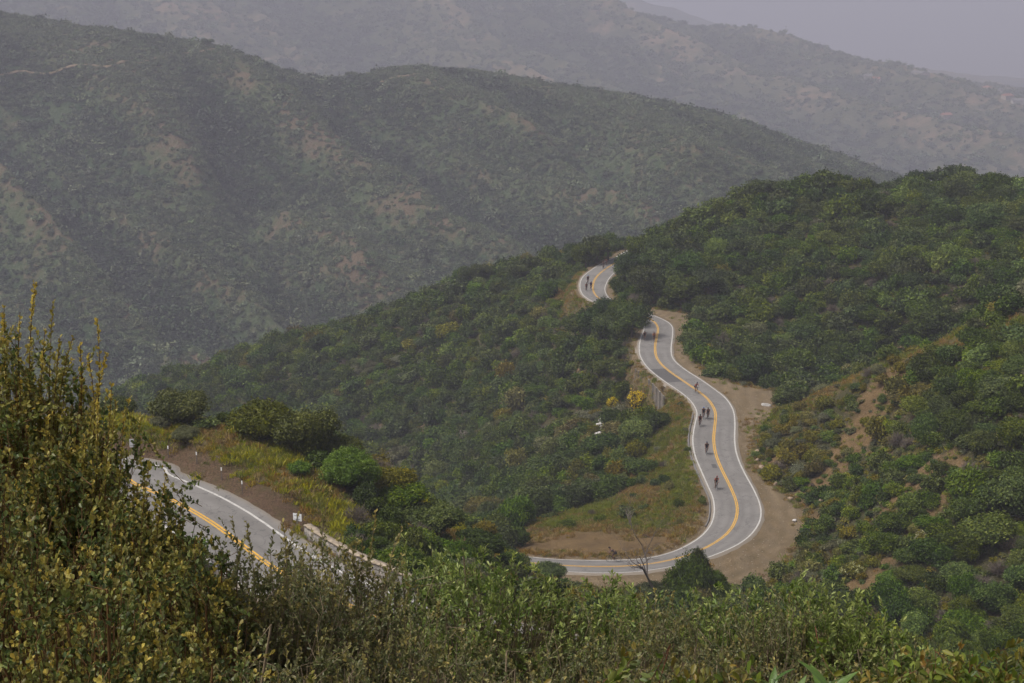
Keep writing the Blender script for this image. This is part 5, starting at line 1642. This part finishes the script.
def prisms(P, R, n=3):
    """P (m,k,3) polylines with radii R (m,k) -> one set of thin prisms"""
    m, k, _ = P.shape
    T = norm_(np.gradient(P, axis=1))
    a = norm_(np.cross(T, np.array([0.31, 0.22, 0.55]) + 0 * T)); b = np.cross(T, a)
    V = np.stack([P + (a * math.cos(2 * math.pi * j / n) + b * math.sin(2 * math.pi * j / n)) * R[..., None] for j in range(n)], 2)   # m,k,n,3
    i0 = (np.arange(m)[:, None, None] * k + np.arange(k - 1)[None, :, None]) * n
    j = np.arange(n)[None, None, :]
    Q = np.stack([i0 + j, i0 + (j + 1) % n, i0 + n + (j + 1) % n, i0 + n + j], -1).reshape(-1, 4)
    return V.reshape(-1, 3), Q

def make_twigs(r, start, end, style, bendz=0.10, density=1.0, age_boost=0.0, k=6):
    """curved twigs from start to end with leaves all along; returns polylines and leaf arrays"""
    m = len(start)
    ax = end - start
    ln = np.linalg.norm(ax, axis=1)
    u = np.linspace(0, 1, k)
    side = r.normal(0, 0.07, (m, 3)) * ln[:, None]
    P = start[:, None] + ax[:, None] * u[None, :, None] + (side[:, None] + np.array([0, 0, -bendz]) * ln[:, None, None]) * (4 * u * (1 - u))[None, :, None] * 0.5
    R = (0.0017 * (1 - 0.6 * u))[None] * np.ones((m, 1)) * (ln[:, None] / 0.3) ** 0.4
    L_len, L_wid, gap, ang, _, ys = STYLE[style]
    cnt = np.maximum((ln / gap * density).astype(int), 3)
    tw = np.repeat(np.arange(m), cnt)
    s = (r.random(len(tw)) * 0.92 + 0.08)
    s = np.where(s < 0.3, s * 0.6 + r.random(len(s)) * 0.4, s)
    f = s * (k - 1); i = np.clip(f.astype(int), 0, k - 2); w = (f - i)[:, None]
    pos = P[tw, i] * (1 - w) + P[tw, i + 1] * w
    tan = norm_(P[tw, i + 1] - P[tw, i])
    rad = norm_(np.cross(tan, norm_(r.normal(size=tan.shape))))
    aa = ang * (1 - 0.28 * s ** 3) * r.uniform(0.7, 1.2, len(s))
    d = norm_(tan * np.cos(aa)[:, None] + rad * np.sin(aa)[:, None] + [0, 0, 0.15])
    n = norm_(0.35 * tan + 0.85 * r.normal(size=d.shape) + [0, -0.25, 0.35])
    n = norm_(n - d * (n * d).sum(1, keepdims=True))
    size = r.uniform(0.6, 1.25, len(s)) * (1 - 0.15 * s ** 4)
    age = np.clip((s - (1 - ys)) / ys, 0, 1) * r.uniform(0.5, 1.1, len(s)) * np.repeat(r.choice([0.35, 0.8, 1.1], m), cnt) + age_boost + 0.03
    return P, R, (pos, d, n, L_len * size, L_wid * size, np.clip(r.normal(0.45, 0.26, len(s)), 0, 1), np.clip(age, 0, 1))

def near_shrub(style, px, py, d, R, seed, label, twigs=520, extra=(), name='shrub', group=None, low=0.35, squash=1.0, upright=0.32):
    r = np.random.default_rng(seed)
    topP = at_d(px, py, d)
    gz = float(ground_z(topP[0], topP[1]))
    H = topP[2] - gz
    root = empty(name, (topP[0], topP[1], gz)); tag(root, label, 'shrub', group)
    tl = STYLE[style][4]
    # twig ends fill the outer part of a lopsided dome
    n = twigs
    a = r.uniform(0, 2 * math.pi, n); q = np.sqrt(r.random(n)); sh = r.uniform(0.30, 1.0, n) ** 0.5
    lob = 1 + 0.20 * np.sin(a * 3 + seed) + 0.14 * np.sin(a * 5 + 2 * seed)
    el = np.arcsin(r.uniform(0.02, 1.0, n))
    dome = H * (1 - low)
    e = np.stack([np.cos(el) * np.cos(a) * R * lob, np.cos(el) * np.sin(a) * R * lob, H * low + np.sin(el) * dome * (0.94 + 0.06 * lob)], -1)
    c0 = np.array([0, 0, H * low * 0.8])
    e = c0 + (e - c0) * sh[:, None]
    e[:, 2] = np.minimum(e[:, 2], H * 1.02)
    out = norm_((e - c0) * [1, 1, 0.8]) * (1 - upright) + np.array([0, 0, upright]) + r.normal(0, 0.42, (n, 3))
    out = norm_(out)
    ln = tl * r.uniform(0.55, 1.25, n)
    s = e - out * ln[:, None]
    P, Rr, lv = make_twigs(r, s, e, style)
    leaves = [lv]; lines = [(P, Rr)]
    # a few long shoots stand clear of the dome, at places the photograph shows
    if len(extra):
        E = np.array([at_d(*q_) for q_ in extra]) - np.array(root.location)
        core_ = np.array([0, 0, H * 0.42])
        Sx = E + (core_ - E) * r.uniform(0.36, 0.46, (len(E), 1)) + np.array([0, 0, -0.06])
        P2, R2, lv2 = make_twigs(r, Sx, E, style, bendz=0.02, density=1.25, age_boost=0.25, k=8)
        leaves.append(lv2); lines.append((P2, R2 * 1.3))
        m2 = len(E) * 4
        i2 = r.integers(0, len(E), m2); w2 = r.uniform(0.05, 0.6, (m2, 1))
        b2 = Sx[i2] * (1 - w2) + E[i2] * w2
        e2 = b2 + norm_(r.normal(size=(m2, 3)) * [1, 1, 0.3] + [0, 0, 0.7]) * r.uniform(0.06, 0.15, (m2, 1))
        P3, R3, lv3 = make_twigs(r, b2, e2, style, density=1.0, age_boost=0.15, k=6)
        leaves.append(lv3); lines.append((P3, R3))
    # limbs from the root crown to where twigs begin
    nb = min(n, 130)
    st = s[:nb]
    u = np.linspace(0, 1, 7)[None, :, None]
    base = np.stack([r.normal(0, 0.05, nb), r.normal(0, 0.05, nb), np.full(nb, -0.1)], -1)
    mid = np.stack([st[:, 0] * 0.45, st[:, 1] * 0.45, st[:, 2] * 0.62], -1) + r.normal(0, 0.05, (nb, 3))
    B_ = (1 - u) ** 2 * base[:, None] + 2 * u * (1 - u) * mid[:, None] + u ** 2 * st[:, None]
    V, Q, o = [], [], 0
    v_, q_ = prisms(B_, (0.012 * (1 - 0.75 * u[..., 0])) * np.ones((nb, 1)), 5); V.append(v_); Q.append(q_ + o); o += len(v_)
    for P_i, R_i in lines:
        v_, q_ = prisms(P_i, R_i, 3); V.append(v_); Q.append(q_ + o); o += len(v_)
    # short links from every remaining twig to its nearest limb end
    if n > nb:
        rest = s[nb:]
        rest = rest[np.hypot(rest[:, 0], rest[:, 1]) < 0.75 * R * np.clip((rest[:, 2] / H - 0.2) * 1.6, 0, 1)]
        b1 = np.stack([r.normal(0, 0.05, len(rest)), r.normal(0, 0.05, len(rest)), np.full(len(rest), -0.05)], -1)
        m1 = np.stack([rest[:, 0] * 0.42, rest[:, 1] * 0.42, rest[:, 2] * 0.66], -1) + r.normal(0, 0.04, (len(rest), 3))
        lk = (1 - u) ** 2 * b1[:, None] + 2 * u * (1 - u) * m1[:, None] + u ** 2 * rest[:, None]
        v_, q_ = prisms(lk, (0.0035 * (1 - 0.6 * u[..., 0])) * np.ones((len(rest), 1)), 3); V.append(v_); Q.append(q_ + o); o += len(v_)
    mobj('branches', np_mesh('branches', np.concatenate(V), np.concatenate(Q), [MT[style]]), root)
    A = [np.concatenate(z_) for z_ in zip(*leaves)]
    V, Q = leaf_batch(A[0], A[1], A[2], A[3], A[4])
    mobj('foliage', np_mesh('foliage', V, Q, [ML[style]], dict(tint=np.repeat(A[5], 6), age=np.repeat(A[6], 6))), root)
    return root

S = near_shrub
# the rusty shrub that fills the lower left corner
S('rusty', 4, 312, 4.5, 0.54, 1, 'large rusty green shrub at the left edge with the tallest upright twig', 3000, upright=0.36,
  extra=[(35, 283, 4.45), (53, 302, 4.5), (4, 306, 4.4), (97, 320, 4.45), (60, 337, 4.4), (73, 337, 4.4), (20, 312, 4.6), (107, 354, 4.4), (80, 345, 4.5), (-10, 300, 4.5), (45, 330, 4.4), (88, 355, 4.3)])
S('rusty', 55, 396, 4.25, 0.24, 2, 'rusty green shrub under the slanting twigs, right of the tallest one', 1700, extra=[(112, 383, 4.2), (124, 412, 4.2), (116, 400, 4.3), (98, 390, 4.2)])
S('rusty', 60, 452, 5.3, 0.36, 14, 'rusty green shrub just behind the left edge shrubs, in front of the road', 1500)
S('rusty', -70, 420, 3.7, 0.60, 3, 'rusty green shrub cut by the left edge of the picture', 1300)
S('rusty', 60, 545, 3.25, 0.50, 4, 'rusty shrub in the bottom left corner, nearest to the viewer', 1400)
S('rusty', 122, 474, 4.05, 0.24, 5, 'rusty green shrub whose top covers the left end of the nearer road', 1200, extra=[(150, 462, 4.0), (166, 476, 4.0)])
S('rusty', 168, 522, 3.9, 0.26, 16, 'small rusty shrub low before the left end of the nearer road', 700)
S('rusty', 138, 462, 4.5, 0.27, 17, 'slim rusty shrub standing before the left end of the yellow road line', 1500)
S('rusty', 196, 520, 4.4, 0.27, 18, 'small rusty shrub in front of the yellow road line, left of the grey-olive ones', 800)
S('rusty', 160, 610, 3.35, 0.44, 6, 'low rusty shrub between the bottom left corner and the grey-olive shrubs', 800)
S('grey', 250, 524, 4.6, 0.50, 7, 'grey-olive shrub in front of the yellow road line', 1900, extra=[(246, 520, 4.6), (232, 518, 4.5), (283, 522, 4.6), (298, 514, 4.7)])
S('grey', 340, 538, 5.0, 0.55, 8, 'grey-olive shrub with long tan shoots in front of the stone wall', 2000, extra=[(333, 488, 5.0), (376, 510, 5.0), (352, 545, 5.0), (362, 540, 5.0), (395, 540, 5.1), (330, 548, 4.9), (318, 556, 4.9), (402, 528, 5.2), (300, 548, 5.0)])
S('grey', 300, 556, 5.4, 0.46, 15, 'grey-olive shrub filling the gap between the two in front of the nearer road', 1300)
S('grey', 330, 640, 3.9, 0.48, 9, 'twiggy grey-olive shrub at the bottom, left of the centre', 900)
S('grey', 235, 640, 3.6, 0.42, 10, 'twiggy grey-olive shrub at the bottom, beside the rusty ones', 800)
S('grey', 430, 600, 4.5, 0.48, 11, 'grey-olive shrub between the stone wall shrub and the bright green ones', 850, extra=[(408, 590, 4.5), (440, 596, 4.5)])
S('grey', 505, 652, 4.2, 0.42, 12, 'low grey-olive shrub at the bottom centre', 750)
S('bright', 428, 548, 7.0, 0.52, 20, 'bright green shrub nearest the lower end of the stone wall', 1085, extra=[(404, 535, 7.2), (425, 560, 7.2), (440, 556, 7.2)])
S('bright', 488, 550, 6.4, 0.66, 21, 'bright green shrub below the left end of the flat road', 1225)
S('grey', 548, 580, 6.4, 0.46, 22, 'olive twiggy shrub directly below the lone rider on the flat road', 1137)
S('bright', 606, 576, 6.8, 0.56, 23, 'bright pale tipped shrub left of the bare tree trunk', 1137)
S('grey', 660, 584, 6.0, 0.42, 24, 'olive pale tipped shrub at the foot of the bare tree', 1085, extra=[(640, 588, 6.5), (655, 590, 6.5)])
S('bright', 716, 582, 6.5, 0.60, 25, 'bright pale tipped shrub below the tall dark bush', 1137)
S('grey', 776, 590, 6.0, 0.42, 26, 'olive pale tipped shrub in front of the foot of the dirt turnout', 1085, extra=[(790, 590, 6.4)])
S('bright', 828, 575, 6.2, 0.48, 27, 'bright green shrub with the tallest pale tips right of the turnout', 1085, extra=[(826, 588, 6.2), (838, 594, 6.2), (812, 594, 6.2)])
S('bright', 876, 612, 6.0, 0.50, 28, 'bright green shrub at the right end of the pale tipped row', 980)
S('grey', 588, 640, 5.2, 0.50, 30, 'dull olive shrub in front of the bright pair left of the bare tree', 800)
S('grey', 700, 640, 5.2, 0.50, 31, 'dull olive shrub in front of the bright shrub below the dark bush', 800)
S('grey', 800, 646, 5.0, 0.46, 32, 'dull olive shrub behind the broad leaved plant', 750)
S('grey', 905, 650, 5.6, 0.48, 33, 'dull olive shrub at the foot of the right slope', 750, extra=[(892, 640, 5.6), (915, 640, 5.6)])
S('red', 655, 662, 4.1, 0.42, 40, 'green shrub with red new leaves at the bottom, right of centre', 798)
S('red', 735, 668, 4.0, 0.38, 41, 'red tinged green shrub left of the broad leaved plant', 760)
S('red', 935, 648, 4.6, 0.52, 42, 'yellow-green shrub with reddish leaves in the bottom right, left of the corner', 988)
S('red', 1012, 646, 4.4, 0.55, 43, 'yellow-green shrub with reddish leaves filling the bottom right corner', 988)
S('red', 868, 676, 4.0, 0.38, 44, 'low red tinged shrub right of the broad leaved plant', 760)
S('red', 585, 676, 3.8, 0.34, 45, 'low red tinged shrub beside the bottom centre olive shrub', 684)
# second row, filling the fall of the hill behind
for k, (px, py, d, R) in enumerate([(440, 586, 8.6, 0.9), (520, 618, 9.5, 0.8), (610, 622, 10, 0.85), (690, 622, 10, 0.85), (770, 628, 9.5, 0.8), (850, 640, 9.0, 0.75), (340, 610, 9.0, 0.8), (960, 668, 8.5, 0.75), (1040, 672, 8.5, 0.75), (250, 590, 8, 0.7)]):
    S('bright' if k % 2 else 'grey', px, py, d, R, 60 + k, 'shrub of the second row, glimpsed between the tops of the foreground shrubs', 480, group='second row shrubs behind the foreground ones')

# broad leaved plants at the bottom edge
def broad_plant(px, py, d, stems, seed, label):
    r = np.random.default_rng(seed)
    P = at_d(px, py, d); gz = float(ground_z(P[0], P[1]))
    root = empty('broad_leaved_plant', (P[0], P[1], gz)); tag(root, label, 'plant')
    H = P[2] - gz
    lv, b = [], MB()
    for k in range(stems):
        a = 2 * math.pi * k / max(stems, 1) + r.normal() * 0.4
        tip = np.array([math.cos(a) * 0.07 * (stems > 1), math.sin(a) * 0.07 * (stems > 1), H - 0.13 + r.normal() * 0.025])
        b.tube([(0.02 * math.cos(a), 0.02 * math.sin(a), -0.1), (tip[0] * 0.5, tip[1] * 0.5, H * 0.5), tip], [0.007, 0.006, 0.004], 6)
        for j in range(11):
            q = 0.13 * (1 - j / 11.0) + 0.0
            th = j * 2.4 + k
            up = 0.25 + 1.5 * (j / 11.0)
            d_ = np.array([math.cos(th), math.sin(th), up]); d_ /= np.linalg.norm(d_)
            n_ = np.array([-math.cos(th) * up, -math.sin(th) * up, 1.0]) + r.normal(0, 0.25, 3)
            n_ -= d_ * (n_ @ d_); n_ /= np.linalg.norm(n_)
            ln = r.uniform(0.07, 0.125) * (1 - 0.3 * j / 11)
            lv.append((tip - [0, 0, q], d_, n_, ln, ln * 0.27))
    c_, d_, n_, ln, wd = [np.array(z_) for z_ in zip(*lv)]
    # long leaves bend: several cross rows each
    K = 7
    V, Q = [], []
    for i in range(len(c_)):
        s_ = np.cross(d_[i], n_[i]); o_ = i * K * 3
        for kk in range(K):
            u_ = kk / (K - 1)
            w_ = wd[i] * (math.sin(math.pi * min(u_ ** 0.8, 1.0)) * 0.5 + 0.02)
            ce = c_[i] + d_[i] * ln[i] * u_ - n_[i] * ln[i] * 0.30 * u_ * u_
            V += [ce + s_ * w_ + n_[i] * w_ * 0.3, ce, ce - s_ * w_ + n_[i] * w_ * 0.3]
        for kk in range(K - 1):
            a0 = o_ + kk * 3
            Q += [(a0, a0 + 3, a0 + 4, a0 + 1), (a0 + 1, a0 + 4, a0 + 5, a0 + 2)]
    tint = np.repeat(np.clip(r.normal(0.5, 0.25, len(c_)), 0, 1), K * 3)
    mobj('foliage', np_mesh('foliage', np.array(V), np.array(Q), [ML['broad']], dict(tint=tint, age=tint * 0.3), True), root)
    b.build('stem', MT['broad'], root, True)
broad_plant(800, 634, 2.6, 3, 1, 'pale green broad leaved plant at the bottom edge, the largest of its kind')
broad_plant(911, 664, 2.4, 1, 2, 'single small broad leaved shoot at the bottom edge near the right corner')
broad_plant(293, 652, 2.7, 1, 3, 'fresh green broad leaved shoot at the bottom edge among grey-olive twigs')
